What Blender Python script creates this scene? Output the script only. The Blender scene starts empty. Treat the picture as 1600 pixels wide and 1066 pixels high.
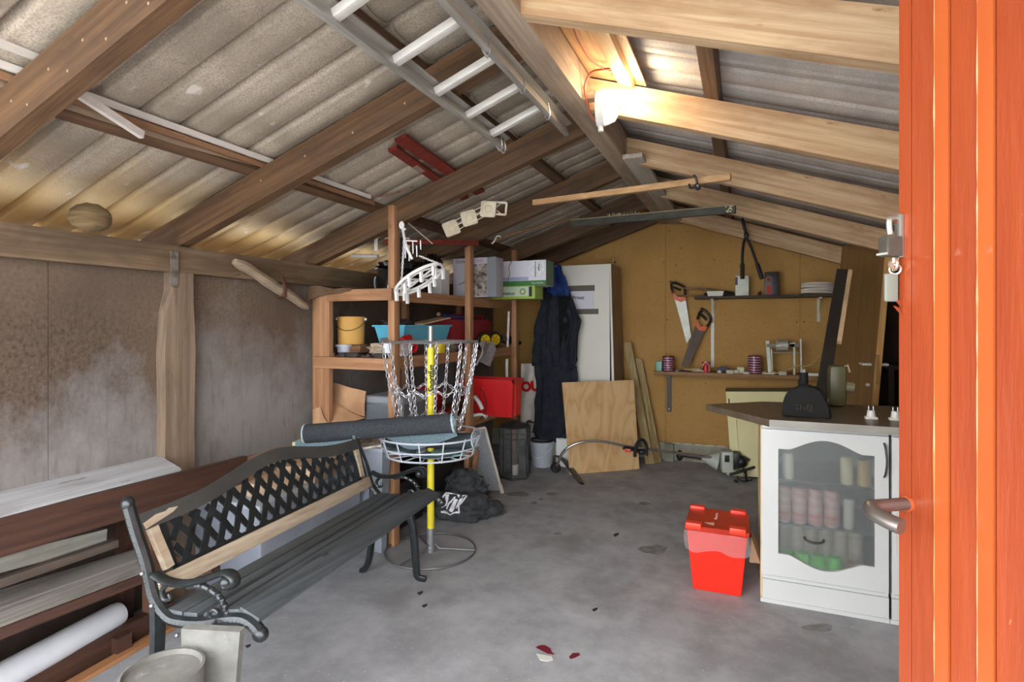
import bpy, bmesh, math, random
from mathutils import Vector, Matrix, noise
V = Vector
S = bpy.context.scene
COL = S.collection
PI = math.pi
rnd = random.Random(7)

# ---------------------------------------------------------------- camera numbers
F = 870.0; Y0 = 508.0; H = 1.33; A = math.atan(362 / F)
CA, SA = math.cos(A), math.sin(A)

def ray(u, v):
    x = (u - 800) / F
    return V((-SA + x * CA, CA + x * SA, (Y0 - v) / F))
EYE = V((0, 0, H))
def wz(u, v, z=0.0):
    d = ray(u, v); return EYE + d * ((z - H) / d.z)
def wy(u, v, y):
    d = ray(u, v); return EYE + d * (y / d.y)
def wx(u, v, x):
    d = ray(u, v); return EYE + d * (x / d.x)

cam = bpy.data.cameras.new('camera')
cam.sensor_width = 36; cam.lens = F / 1600 * 36
cam.shift_y = -(533 - Y0) / 1600
cam.clip_start = 0.02
co = bpy.data.objects.new('camera', cam); COL.objects.link(co)
co.location = EYE; co.rotation_euler = (PI / 2, 0, A)
S.camera = co

# ---------------------------------------------------------------- materials
def lin(c):
    r = []
    for x in c[:3]:
        x = x / 255.0
        r.append(x / 12.92 if x <= 0.04045 else ((x + 0.055) / 1.055) ** 2.4)
    return (r[0], r[1], r[2], 1)

_m = {}
def mat(name, c1, c2=None, sc=(8, 8, 8), rough=.6, metal=0.0, bump=0.0, det=5.0, lo=.35, hi=.65,
        c3=None, sc3=(3, 3, 3), lo3=.6, hi3=.7, dist=0.0, trans=0.0, emit=None, es=0.0, alpha=1.0, sheen=0.0, rot=(0, 0, 0), coat=0.0,
        c4=None, sc4=(40, 40, 40), lo4=.68, hi4=.74):
    if name in _m: return _m[name]
    m = bpy.data.materials.new(name); m.use_nodes = True; _m[name] = m
    nt = m.node_tree; N = nt.nodes; L = nt.links
    b = N['Principled BSDF']
    b.inputs['Roughness'].default_value = rough
    b.inputs['Metallic'].default_value = metal
    b.inputs['Transmission Weight'].default_value = trans
    b.inputs['Alpha'].default_value = alpha
    b.inputs['Sheen Weight'].default_value = sheen
    b.inputs['Coat Weight'].default_value = coat
    b.inputs['Base Color'].default_value = lin(c1)
    if emit:
        b.inputs['Emission Color'].default_value = lin(emit); b.inputs['Emission Strength'].default_value = es
    if c2 is None and c3 is None and not bump: return m
    tc = N.new('ShaderNodeTexCoord')
    def ramp(scale, l, h, a, c, dt=det, ds=dist):
        mp = N.new('ShaderNodeMapping'); mp.inputs['Scale'].default_value = scale
        src = tc.outputs['Object']
        if any(rot):
            m0 = N.new('ShaderNodeMapping'); m0.inputs['Rotation'].default_value = rot; L.new(src, m0.inputs['Vector']); src = m0.outputs[0]
        L.new(src, mp.inputs['Vector'])
        n = N.new('ShaderNodeTexNoise'); n.inputs['Scale'].default_value = 1; n.inputs['Detail'].default_value = dt
        n.inputs['Distortion'].default_value = ds; n.inputs['Roughness'].default_value = .6
        L.new(mp.outputs[0], n.inputs['Vector'])
        r = N.new('ShaderNodeValToRGB'); r.color_ramp.elements[0].position = l; r.color_ramp.elements[1].position = h
        r.color_ramp.elements[0].color = a; r.color_ramp.elements[1].color = c
        L.new(n.outputs[0], r.inputs[0]); return n, r
    n, r = ramp(sc, lo, hi, lin(c1), lin(c2 or c1))
    out = r.outputs[0]
    for cc, ss, l3, h3 in ((c3, sc3, lo3, hi3), (c4, sc4, lo4, hi4)):
        if not cc: continue
        n3, r3 = ramp(ss, l3, h3, (0, 0, 0, 1), (1, 1, 1, 1))
        mx = N.new('ShaderNodeMix'); mx.data_type = 'RGBA'
        L.new(r3.outputs[0], mx.inputs['Factor']); L.new(out, mx.inputs['A']); mx.inputs['B'].default_value = lin(cc)
        out = mx.outputs['Result']
    L.new(out, b.inputs['Base Color'])
    if bump:
        bp = N.new('ShaderNodeBump'); bp.inputs['Strength'].default_value = bump; bp.inputs['Distance'].default_value = .01
        L.new(n.outputs[0], bp.inputs['Height']); L.new(bp.outputs[0], b.inputs['Normal'])
    return m

def wood(name, c1, c2, ax='X', rough=.7, s=46, c3=None, bump=.35, lo3=.50, hi3=.75, c4=None, rot=(0, 0, 0)):
    """streaky grain along one axis, broad tone patches (c3) and small knots (c4)"""
    t = {'X': (1.6, s, s), 'Y': (s, 1.6, s), 'Z': (s, s, 1.6)}[ax]
    t3 = {'X': (2.2, 7, 7), 'Y': (7, 2.2, 7), 'Z': (7, 7, 2.2)}[ax]
    t4 = {'X': (5, 13, 13), 'Y': (13, 5, 13), 'Z': (13, 13, 5)}[ax]
    kn = c4 or tuple(int(v * .66) for v in c1)
    return mat(name + ax, c1, c2, sc=t, rough=rough, bump=bump, det=9, lo=.34, hi=.66, c3=c3 or tuple(int(v * .86) for v in c1), sc3=t3, lo3=lo3, hi3=hi3, dist=.35, c4=kn, sc4=t4, lo4=.66, hi4=.73, rot=rot)

# ---------------------------------------------------------------- mesh builder
class MB:
    def __init__(s): s.bm = bmesh.new()
    def box(s, c, size, rot=None, bev=0.0):
        r = bmesh.ops.create_cube(s.bm, size=1)
        vs = r['verts']
        M = Matrix.Translation(V(c)) @ (rot.to_4x4() if rot is not None else Matrix()) @ Matrix.Diagonal((*size, 1))
        bmesh.ops.transform(s.bm, matrix=M, verts=vs)
        if bev > 0:
            es = list({e for v in vs for e in v.link_edges})
            bmesh.ops.bevel(s.bm, geom=es, offset=min(bev, min(size) * .45), segments=2, affect='EDGES', profile=.6)
        return s
    def lohi(s, lo, hi, bev=0.0):
        lo = V(lo); hi = V(hi); return s.box((lo + hi) / 2, hi - lo, None, bev)
    def beam(s, p0, p1, w, h, up=(0, 0, 1), bev=0.0):
        p0 = V(p0); p1 = V(p1); d = p1 - p0; L = d.length; d.normalize()
        sd = d.cross(V(up)).normalized(); uu = sd.cross(d).normalized()
        R = Matrix((sd, d, uu)).transposed()
        return s.box((p0 + p1) / 2, (w, L, h), R, bev)
    def tube(s, pts, r, seg=8, closed=False, cap=True, flat=None):
        pts = [V(p) for p in pts]; n = len(pts)
        rr = r if isinstance(r, (list, tuple)) else [r] * n
        rings = []; up = None
        for i in range(n):
            if closed: t = (pts[(i + 1) % n] - pts[i - 1])
            else: t = pts[min(i + 1, n - 1)] - pts[max(i - 1, 0)]
            if t.length < 1e-9: t = V((0, 0, 1))
            t.normalize()
            if up is None:
                up = V((0, 0, 1)) if abs(t.z) < .9 else V((0, 1, 0))
            sd = t.cross(up)
            if sd.length < 1e-6: sd = t.cross(V((1, 0, 0)))
            sd.normalize(); up = sd.cross(t).normalized()
            f = flat or (1, 1)
            rings.append([s.bm.verts.new(pts[i] + (sd * math.cos(2 * PI * k / seg) * f[0] + up * math.sin(2 * PI * k / seg) * f[1]) * rr[i]) for k in range(seg)])
        m = n if closed else n - 1
        for i in range(m):
            a = rings[i]; b = rings[(i + 1) % n]
            for k in range(seg):
                s.bm.faces.new((a[k], a[(k + 1) % seg], b[(k + 1) % seg], b[k]))
        if cap and not closed:
            s.bm.faces.new(rings[0][::-1]); s.bm.faces.new(rings[-1])
        return s
    def ring(s, c, R, r, seg=32, seg2=6, ax=(0, 0, 1), e=1.0):
        ax = V(ax).normalized(); a = ax.orthogonal().normalized(); b = ax.cross(a)
        return s.tube([V(c) + a * R * math.cos(2 * PI * i / seg) + b * R * e * math.sin(2 * PI * i / seg) for i in range(seg)], r, seg2, True)
    def lathe(s, c, prof, seg=24, ax=(0, 0, 1), cap=True):
        ax = V(ax).normalized(); a = ax.orthogonal().normalized(); b = ax.cross(a); c = V(c)
        rings = [[s.bm.verts.new(c + ax * z + (a * math.cos(2 * PI * k / seg) + b * math.sin(2 * PI * k / seg)) * max(r, 1e-4)) for k in range(seg)] for r, z in prof]
        for i in range(len(rings) - 1):
            for k in range(seg):
                s.bm.faces.new((rings[i][k], rings[i][(k + 1) % seg], rings[i + 1][(k + 1) % seg], rings[i + 1][k]))
        if cap:
            s.bm.faces.new(rings[0][::-1]); s.bm.faces.new(rings[-1])
        return s
    def cyl(s, p0, p1, r, seg=16, r1=None):
        p0 = V(p0); p1 = V(p1); d = p1 - p0
        return s.lathe(p0, [(r, 0), (r if r1 is None else r1, d.length)], seg, d)
    def prism(s, pts, ext, ):
        pts = [V(p) for p in pts]; e = V(ext)
        a = [s.bm.verts.new(p) for p in pts]; b = [s.bm.verts.new(p + e) for p in pts]
        n = len(pts)
        s.bm.faces.new(a[::-1]); s.bm.faces.new(b)
        for i in range(n): s.bm.faces.new((a[i], a[(i + 1) % n], b[(i + 1) % n], b[i]))
        return s
    def ball(s, c, r, sub=2):
        if not isinstance(r, (tuple, list)): r = (r, r, r)
        q = bmesh.ops.create_icosphere(s.bm, subdivisions=sub, radius=1)
        bmesh.ops.transform(s.bm, matrix=Matrix.Translation(V(c)) @ Matrix.Diagonal((*r, 1)), verts=q['verts']); return s
    def sheet(s, fn, nu, nv, th=0.0):
        g = [[V(fn(i / nu, j / nv)) for j in range(nv + 1)] for i in range(nu + 1)]
        def nrm(i, j):
            a = g[min(i + 1, nu)][j] - g[max(i - 1, 0)][j]; b = g[i][min(j + 1, nv)] - g[i][max(j - 1, 0)]
            c = a.cross(b); return c.normalized() if c.length > 1e-9 else V((0, 0, 1))
        top = [[s.bm.verts.new(g[i][j]) for j in range(nv + 1)] for i in range(nu + 1)]
        for i in range(nu):
            for j in range(nv): s.bm.faces.new((top[i][j], top[i + 1][j], top[i + 1][j + 1], top[i][j + 1]))
        if th:
            bot = [[s.bm.verts.new(g[i][j] - nrm(i, j) * th) for j in range(nv + 1)] for i in range(nu + 1)]
            for i in range(nu):
                for j in range(nv): s.bm.faces.new((bot[i][j], bot[i][j + 1], bot[i + 1][j + 1], bot[i + 1][j]))
            for i in range(nu):
                s.bm.faces.new((top[i][0], bot[i][0], bot[i + 1][0], top[i + 1][0]))
                s.bm.faces.new((top[i][nv], top[i + 1][nv], bot[i + 1][nv], bot[i][nv]))
            for j in range(nv):
                s.bm.faces.new((top[0][j], top[0][j + 1], bot[0][j + 1], bot[0][j]))
                s.bm.faces.new((top[nu][j], bot[nu][j], bot[nu][j + 1], top[nu][j + 1]))
        return s
    def lump(s, c, r, sub=3, amp=.15, fr=3.0, flatz=None, seed=0, rot=None):
        q = bmesh.ops.create_icosphere(s.bm, subdivisions=sub, radius=1)
        for v in q['verts']:
            k = 1 + amp * noise.noise(v.co * fr + V((seed, seed * 2, 0))) * 1.6 + amp * .5 * noise.noise(v.co * fr * 2.7 + V((seed, 0, 5)))
            p = V((v.co.x * r[0], v.co.y * r[1], v.co.z * r[2])) * k
            if rot is not None: p = rot @ p
            p += V(c)
            if flatz is not None and p.z < flatz: p.z = flatz + .0005 * rnd.random()
            v.co = p
        return s
    def xf(s, M):
        bmesh.ops.transform(s.bm, matrix=M, verts=s.bm.verts); return s
    def build(s, name, m, parent=None, sm=40, label=None, wob=0.0):
        bm = s.bm
        if wob:
            for v in bm.verts: v.co += V((noise.noise(v.co * 9), noise.noise(v.co * 9 + V((9, 0, 0))), noise.noise(v.co * 9 + V((0, 9, 0))))) * wob
        bmesh.ops.recalc_face_normals(bm, faces=bm.faces)
        if parent is not None: M = WM[parent.name]
        else:
            lo = V([min(v.co[i] for v in bm.verts) for i in range(3)]); hi = V([max(v.co[i] for v in bm.verts) for i in range(3)])
            M = Matrix.Translation(((lo.x + hi.x) / 2, (lo.y + hi.y) / 2, lo.z))
        bmesh.ops.transform(bm, matrix=M.inverted(), verts=bm.verts)
        me = bpy.data.meshes.new(name); bm.to_mesh(me); bm.free()
        for q in (m if isinstance(m, (list, tuple)) else [m]): me.materials.append(q)
        if sm:
            for p in me.polygons: p.use_smooth = True
            me.set_sharp_from_angle(angle=math.radians(sm))
        o = bpy.data.objects.new(name, me); COL.objects.link(o)
        if parent is not None: o.parent = parent; WM[o.name] = WM[parent.name]
        else: o.matrix_world = M; o.location = M.translation; WM[o.name] = M
        if label: o['label'] = label
        return o
WM = {}
def tag(o, label, cat, group=None, kind=None):
    o['label'] = label; o['category'] = cat
    if group: o['group'] = group
    if kind: o['kind'] = kind
    return o
def thing(name, label, cat, loc, group=None):
    o = bpy.data.objects.new(name, None); COL.objects.link(o); o.empty_display_size = .05
    o.location = V(loc); WM[o.name] = Matrix.Translation(V(loc)); return tag(o, label, cat, group)
def struct(o):
    o['kind'] = 'structure'; return o
def text(s, size, org, xd, yd, m, parent, name='lettering', ext=.0006, align='CENTER', shear=0.0, bold=0.0):
    cu = bpy.data.curves.new('t', 'FONT'); cu.body = s; cu.size = size; cu.extrude = ext; cu.align_x = align; cu.align_y = 'CENTER'; cu.shear = shear; cu.offset = bold
    cu.resolution_u = 3
    t = bpy.data.objects.new('t', cu); COL.objects.link(t)
    bpy.context.view_layer.update()
    me = bpy.data.meshes.new_from_object(t.evaluated_get(bpy.context.evaluated_depsgraph_get()))
    bpy.data.objects.remove(t)
    xd = V(xd).normalized(); yd = V(yd); yd = (yd - xd * yd.dot(xd)).normalized(); zd = xd.cross(yd)
    R = Matrix((xd, yd, zd)).transposed().to_4x4()
    me.transform(WM[parent.name].inverted() @ Matrix.Translation(V(org)) @ R)
    me.materials.clear(); me.materials.append(m); me.name = name
    o = bpy.data.objects.new(name, me); COL.objects.link(o); o.parent = parent; WM[o.name] = WM[parent.name]
    return o
def curve(pts, n=6):
    """Catmull-Rom resampling of a point list"""
    P = [V(p) for p in pts]; out = []
    for i in range(len(P) - 1):
        a = P[max(i - 1, 0)]; b = P[i]; c = P[i + 1]; d = P[min(i + 2, len(P) - 1)]
        for k in range(n):
            t = k / n
            out.append(.5 * ((2 * b) + (c - a) * t + (2 * a - 5 * b + 4 * c - d) * t * t + (3 * b - a - 3 * c + d) * t ** 3))
    out.append(P[-1]); return out
def clone(src, delta, label=None, group=None, rotz=0.0):
    c = src.copy(); COL.objects.link(c); c.location = src.location + V(delta); c.rotation_euler.z += rotz
    if label: c['label'] = label
    if group: c['group'] = group
    for ch in list(src.children):
        k = ch.copy(); COL.objects.link(k); k.parent = c
        for g in list(ch.children):
            q = g.copy(); COL.objects.link(q); q.parent = k
    WM[c.name] = Matrix.Translation(c.location)
    return c

# palettes
brown = dict(c1=(96, 66, 44), c2=(146, 106, 74))
def beamwood(ax): return wood('old_beam_wood', (104, 70, 46), (148, 108, 76), ax, c3=(82, 56, 40))
def palewood(ax): return wood('pale_beam_wood', (176, 130, 88), (206, 166, 122), ax, c3=(150, 104, 66))
def shelfwood(ax): return wood('shelf_wood', (148, 104, 70), (182, 136, 98), ax, c3=(122, 82, 54))
def whitem(): return mat('white_plastic', (226, 226, 222), rough=.4)
def blackm(): return mat('black_plastic', (24, 24, 25), (32, 32, 34), rough=.45)
def steel(): return mat('galvanised_steel', (168, 170, 174), (196, 198, 202), sc=(30, 30, 30), rough=.35, metal=.85)
def redp(): return mat('red_plastic', (196, 22, 26), rough=.4)
# ================================================================ SHELL
WL, WR, WB, WF = -2.60, 1.20, 5.70, 0.32       # left, right, back, front wall faces
RX = -0.713                                     # ridge centre
SL = 0.34
def zb(x):                                      # height of the rafters' underside
    return 2.33 + SL * (x + .767) if x < RX else 2.33 - SL * (x + .66)

# floor ---------------------------------------------------------------
fm = mat('concrete_floor', (144, 145, 147), (174, 175, 178), sc=(5, 5, 5), rough=.8, bump=.25, det=15, lo=.34, hi=.64,
         c3=(134, 134, 134), sc3=(3.1, 2.7, 5), lo3=.50, hi3=.75, c4=(198, 198, 198), sc4=(60, 60, 60), lo4=.62, hi4=.72)
struct(MB().lohi((WL - .1, -1.2, -.1), (WR + .1, WB + .1, 0)).build('floor', fm, sm=0))
gm = mat('yard_bounce', (186, 185, 180), (214, 213, 208), sc=(20, 20, 20), rough=.9)  # unseen yard ground, made bright to bounce daylight up onto the roof
struct(MB().lohi((-14, -16, -.12), (14, -1.2, -.01)).build('floor', gm, sm=0))

# left wall: stained board panels ------------------------------------
def panel_mat():
    m = bpy.data.materials.new('stained_wall_board'); m.use_nodes = True
    nt = m.node_tree; N = nt.nodes; L = nt.links; b = N['Principled BSDF']; b.inputs['Roughness'].default_value = .85
    tc = N.new('ShaderNodeTexCoord'); geo = N.new('ShaderNodeNewGeometry')
    sp = N.new('ShaderNodeSeparateXYZ'); L.new(geo.outputs['Position'], sp.inputs[0])
    def nz(sc, dt=6, ro=.6):
        mp = N.new('ShaderNodeMapping'); mp.inputs['Scale'].default_value = sc; L.new(geo.outputs['Position'], mp.inputs[0])
        n = N.new('ShaderNodeTexNoise'); n.inputs['Scale'].default_value = 1; n.inputs['Detail'].default_value = dt; n.inputs['Roughness'].default_value = ro
        L.new(mp.outputs[0], n.inputs['Vector']); return n.outputs[0]
    def ma(op, a, b_, c=None):
        q = N.new('ShaderNodeMath'); q.operation = op
        for i, x in enumerate((a, b_, c)):
            if x is None: continue
            if isinstance(x, (int, float)): q.inputs[i].default_value = x
            else: L.new(x, q.inputs[i])
        return q.outputs[0]
    def mix(f, a, b_):
        q = N.new('ShaderNodeMix'); q.data_type = 'RGBA'; q.clamp_factor = True; L.new(f, q.inputs['Factor'])
        for k, x in (('A', a), ('B', b_)):
            if isinstance(x, tuple): q.inputs[k].default_value = lin(x)
            else: L.new(x, q.inputs[k])
        return q.outputs['Result']
    def st(x, a, b_):
        q = N.new('ShaderNodeMapRange'); q.inputs['From Min'].default_value = a; q.inputs['From Max'].default_value = b_; L.new(x, q.inputs['Value']); return q.outputs[0]
    n1 = nz((60, 60, 60)); n2 = nz((1.6, 1.6, 1.6), 4); n3 = nz((40, 40, 5), 3); n4 = nz((55, 55, 45), 8, .75); n5 = nz((3.0, 3.0, 2.0), 8, .7)
    base = mix(st(n2, .35, .65), (94, 78, 65), (112, 95, 80))
    base = mix(st(n1, .42, .75), base, (88, 72, 58))
    # dark speckled patch low on the left
    py = sp.outputs['Y']; pz = sp.outputs['Z']
    d = ma('ADD', ma('POWER', ma('DIVIDE', ma('SUBTRACT', py, 1.35), .5), 2), ma('POWER', ma('DIVIDE', ma('SUBTRACT', pz, 1.12), .36), 2))
    f = ma('MULTIPLY', st(ma('ADD', d, n2), 1.9, .7), st(n4, .42, .66))
    base = mix(f, base, (60, 47, 37))
    # pale mildew on the lower boards, mostly right of the post
    g = ma('ADD', ma('ADD', ma('MULTIPLY', st(py, 1.3, 2.1), .30), ma('MULTIPLY', st(pz, 1.45, .75), .55)), ma('MULTIPLY', ma('SUBTRACT', n5, .5), 1.5))
    base = mix(ma('MULTIPLY', st(g, .30, .85), .85), base, (148, 145, 144))
    base = mix(ma('MULTIPLY', st(n3, .55, .75), .35), base, (80, 66, 58))
    L.new(base, b.inputs['Base Color'])
    bp = N.new('ShaderNodeBump'); bp.inputs['Strength'].default_value = .15; bp.inputs['Distance'].default_value = .005
    L.new(n1, bp.inputs['Height']); L.new(bp.outputs[0], b.inputs['Normal'])
    return m
pm = panel_mat()
wl = MB()
joints = [WF - .0, 1.36, 1.97, 2.30, 3.25, 4.5, WB]
for a, b_ in zip(joints, joints[1:]):
    wl.lohi((WL - .02, a + .0015, 0), (WL, b_ - .0015, 1.70))
wl.lohi((WL - .06, WF, 0), (WL - .021, WB + .06, 1.70))
struct(wl.build('wall_left', pm, sm=0))
rb = MB().lohi((WR, WF, 0), (WR + .08, WB + .05, 1.78)); struct(rb.build('wall_right', mat('brown_board', (112, 82, 52), (128, 96, 62), sc=(4, 4, 4), rough=.8), sm=0))

# back wall: yellow fibreboard over a concrete plinth -----------------
ym = mat('yellow_fibreboard', (172, 132, 72), (184, 143, 82), sc=(2, 2, 2), rough=.85, det=8, c3=(160, 120, 64), sc3=(50, 50, 50), lo3=.55, hi3=.7, bump=.04)
def gable(x0, x1, z0, gap=.0012):
    pts = [(x0 + gap, WB, z0), (x1 - gap, WB, z0), (x1 - gap, WB, zb(x1) + .225)]
    if x0 < RX < x1: pts.append((RX, WB, zb(RX) + .225))
    pts.append((x0 + gap, WB, zb(x0) + .225)); return pts
bw = MB()
s1 = wy(1040, 450, WB).x; s2 = wy(1250, 450, WB).x
for x0, x1 in ((WL, -2.02), (-2.02, s1), (s1, s2), (s2, WR)):
    bw.prism(gable(x0, x1, .17), (0, .02, 0))
bw.prism([V(p) + V((0, .022, 0)) for p in gable(WL, WR, .17)], (0, .03, 0))
bw.lohi((WL - .06, WB + .0005, 0), (WL + .0, WB + .05, 1.72)).lohi((WR + .0, WB + .0005, 0), (WR + .08, WB + .05, 1.78))
wb = struct(bw.build('wall_back', ym, sm=0))
nails = MB()
for u, v in ((1046, 361), (1064, 388), (1116, 406), (1056, 414), (1037, 410), (1068, 500), (1043, 500), (1245, 503), (1256, 503), (1103, 600), (1316, 394), (1245, 614), (1040, 690), (952, 410), (945, 360)):
    p = wy(u, v, WB); nails.cyl(p + V((0, -.002, 0)), p + V((0, .001, 0)), .006, 8)
nails.build('nail', mat('rust_spot', (70, 44, 26), rough=.8), wb)
cp = MB().lohi((WL, WB - .03, 0), (WR, WB + .05, .17))
struct(cp.build('baseboard_back', mat('plinth_concrete', (176, 172, 154), (146, 142, 126), sc=(7, 7, 7), rough=.9, det=8), sm=0))
fo = MB()
for i in range(5):
    p = wy(1058 + 17 * i, 692, WB - .03); fo.lump((p.x, WB - .035, .172), (.05, .01, .007), 2, .3, 4, seed=i)
tag(fo.build('foam_strip', mat('white_foam', (214, 208, 186), rough=.9)), 'crumbling white foam strip along the foot of the yellow back wall', 'foam')

# front wall around the open doorway ---------------------------------
wm = mat('front_wall_board', (150, 78, 44), (164, 90, 52), sc=(5, 5, 5), rough=.7)
fw = MB()
fw.lohi((WL - .06, WF - .08, 0), (-2.45, WF, 1.7)); fw.lohi((.80, WF - .08, 0), (WR + .08, WF, 1.78))
struct(fw.build('wall_front', wm, sm=0))

# corrugated roof ------------------------------------------------------
def roof_mat():
    m = bpy.data.materials.new('fibre_cement_sheet'); m.use_nodes = True
    nt = m.node_tree; N = nt.nodes; L = nt.links; b = N['Principled BSDF']; b.inputs['Roughness'].default_value = .9
    geo = N.new('ShaderNodeNewGeometry'); sp = N.new('ShaderNodeSeparateXYZ'); L.new(geo.outputs['Position'], sp.inputs[0])
    def nz(sc, dt=6):
        mp = N.new('ShaderNodeMapping'); mp.inputs['Scale'].default_value = sc; L.new(geo.outputs['Position'], mp.inputs[0])
        n = N.new('ShaderNodeTexNoise'); n.inputs['Scale'].default_value = 1; n.inputs['Detail'].default_value = dt; L.new(mp.outputs[0], n.inputs['Vector']); return n.outputs[0]
    def st(x, a, b_):
        q = N.new('ShaderNodeMapRange'); q.inputs['From Min'].default_value = a; q.inputs['From Max'].default_value = b_; L.new(x, q.inputs['Value']); return q.outputs[0]
    def mix(f, a, b_):
        q = N.new('ShaderNodeMix'); q.data_type = 'RGBA'; q.clamp_factor = True; L.new(f, q.inputs['Factor'])
        for k, x in (('A', a), ('B', b_)):
            if isinstance(x, tuple): q.inputs[k].default_value = lin(x)
            else: L.new(x, q.inputs[k])
        return q.outputs['Result']
    n1 = nz((5, 2.2, 5)); n2 = nz((150, 150, 150), 3); n3 = nz((2.2, 5, 2), 5); n4 = nz((7, 11, 7), 7)
    c = mix(st(n1, .35, .65), (156, 144, 128), (188, 175, 157))
    c = mix(st(n2, .40, .75), c, (140, 126, 111))
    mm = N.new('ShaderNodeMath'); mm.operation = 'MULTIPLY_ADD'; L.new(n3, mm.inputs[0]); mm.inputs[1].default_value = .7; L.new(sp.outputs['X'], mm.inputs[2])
    c = mix(st(mm.outputs[0], -1.95, -2.5), c, (184, 152, 96))  # yellow daylight glow along the left eaves, painted into the sheet colour
    c = mix(st(n4, .66, .72), c, (206, 198, 188))
    L.new(c, b.inputs['Base Color'])
    bp = N.new('ShaderNodeBump'); bp.inputs['Strength'].default_value = .25; bp.inputs['Distance'].default_value = .004
    L.new(n2, bp.inputs['Height']); L.new(bp.outputs[0], b.inputs['Normal']); return m
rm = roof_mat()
rmr = mat('grey_fibre_cement', (168, 160, 152), (200, 192, 184), sc=(5, 2.5, 5), rough=.9, c3=(156, 148, 142), sc3=(130, 130, 130), lo3=.4, hi3=.8)
PITCH = .160
def corr(x0, x1, dz, m, y0=-.40, y1=WB + .3, off=.212):  # sheets run on unseen past the doorway, added to shade the front timbers
    def fn(a, b_):
        y = y0 + (y1 - y0) * a; x = x0 + (x1 - x0) * b_
        ph = 2 * PI * y / PITCH
        dd = abs((y / PITCH) % 1 - .5); w = max(0, 1 - dd / .11) ** 1.2 * 1.5 + .16 * math.cos(2 * PI * dd)   # broad pans, narrow grooves
        # tiny lap where one sheet ends on the next, every 8 waves
        lap = .006 if int(y / (PITCH * 7)) % 2 else 0
        return (x, y, zb(x) + off + dz + (.034 * w - .014) + lap)
    ny = int((y1 - y0) / PITCH * 24)
    s = MB().sheet(fn, ny, 1, .007)
    return struct(s.build('ceiling', m, sm=60))
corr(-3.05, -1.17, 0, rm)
struct(MB().lohi((-3.06, .05, 1.50), (-3.03, WB + .3, 1.735)).lohi((-3.03, .05, 1.5), (-2.80, WB + .3, 1.52)).build('trim_1', wood('eave_light_block', (120, 90, 70), (150, 120, 96), 'Y'), sm=0)); corr(-1.30, RX + .01, .012, rm)  # unseen eave boards added to cut the daylight at the left eaves
corr(RX - .01, -.02, .012, rmr); corr(-.15, 1.5, 0, rmr)
# ================================================================ ROOF TIMBER
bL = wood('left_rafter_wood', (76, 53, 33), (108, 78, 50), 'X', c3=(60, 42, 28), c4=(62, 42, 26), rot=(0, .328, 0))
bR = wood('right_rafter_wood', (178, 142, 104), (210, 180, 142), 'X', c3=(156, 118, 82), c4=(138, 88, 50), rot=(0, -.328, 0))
rid = wood('ridge_wood', (150, 130, 112), (182, 162, 140), 'Y', c3=(128, 108, 92))
# ridge beam and the pale plank nailed under it
tag(MB().lohi((-.767, .1, 2.33), (-.66, WB + .1, 2.50), .004).build('ridge_beam', rid), 'long greyish ridge beam running down the middle of the roof', 'beam')
tag(MB().beam((-.60, 3.27, 2.318), (-.59, 5.58, 2.318), .115, .028, bev=.002).build('plank', wood('grey_plank', (160, 150, 138), (184, 172, 158), 'Y')), 'pale grey plank fixed under the far end of the ridge beam', 'plank')
pt = MB()
posn = ['nearest the doorway', 'second from the doorway', 'third from the doorway, above the shelf unit', 'fourth from the doorway, above the grey sheeted shelf boxes', 'furthest back, against the yellow wall']
def rafter(side, y, th, label, m, x_out):
    s = MB(); xi = -.767 if side < 0 else -.66
    s.prism([(xi, y, zb(xi)), (x_out, y, zb(x_out)), (x_out, y, zb(x_out) + .145), (xi, y, zb(xi) + .145)], (0, th, 0))
    o = s.build('rafter', m, sm=0); return tag(o, label, 'rafter')
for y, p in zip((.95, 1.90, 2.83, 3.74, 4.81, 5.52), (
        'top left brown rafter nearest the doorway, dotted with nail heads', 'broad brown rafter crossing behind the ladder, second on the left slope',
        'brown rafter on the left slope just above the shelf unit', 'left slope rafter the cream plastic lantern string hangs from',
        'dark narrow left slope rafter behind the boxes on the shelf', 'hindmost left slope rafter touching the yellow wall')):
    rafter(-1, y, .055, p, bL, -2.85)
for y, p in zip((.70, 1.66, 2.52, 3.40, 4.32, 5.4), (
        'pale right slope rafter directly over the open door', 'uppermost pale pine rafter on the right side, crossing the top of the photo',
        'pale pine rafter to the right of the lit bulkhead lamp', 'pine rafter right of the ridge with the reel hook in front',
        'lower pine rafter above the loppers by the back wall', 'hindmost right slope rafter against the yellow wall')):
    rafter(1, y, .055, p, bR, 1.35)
ph = MB()
for k in range(14):
    p = wy(0, 0, 1); x = -.9 - 1.15 * k / 14 - .05 * rnd.random()
    ph.ball((x, .95, zb(x) + .03 + .05 * (k % 2)), (.005, .002, .005), 1)
    x = -1.0 - 1.2 * k / 14
    if k % 3 == 0: ph.ball((x, 1.90, zb(x) + .04 + .05 * rnd.random()), (.006, .002, .006), 1)
tag(ph.build('nail_heads', mat('plaster_speck', (150, 128, 104), rough=.8)), 'pale nail head specks dotted over the nearest left rafters', 'nails', kind='stuff')
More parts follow.
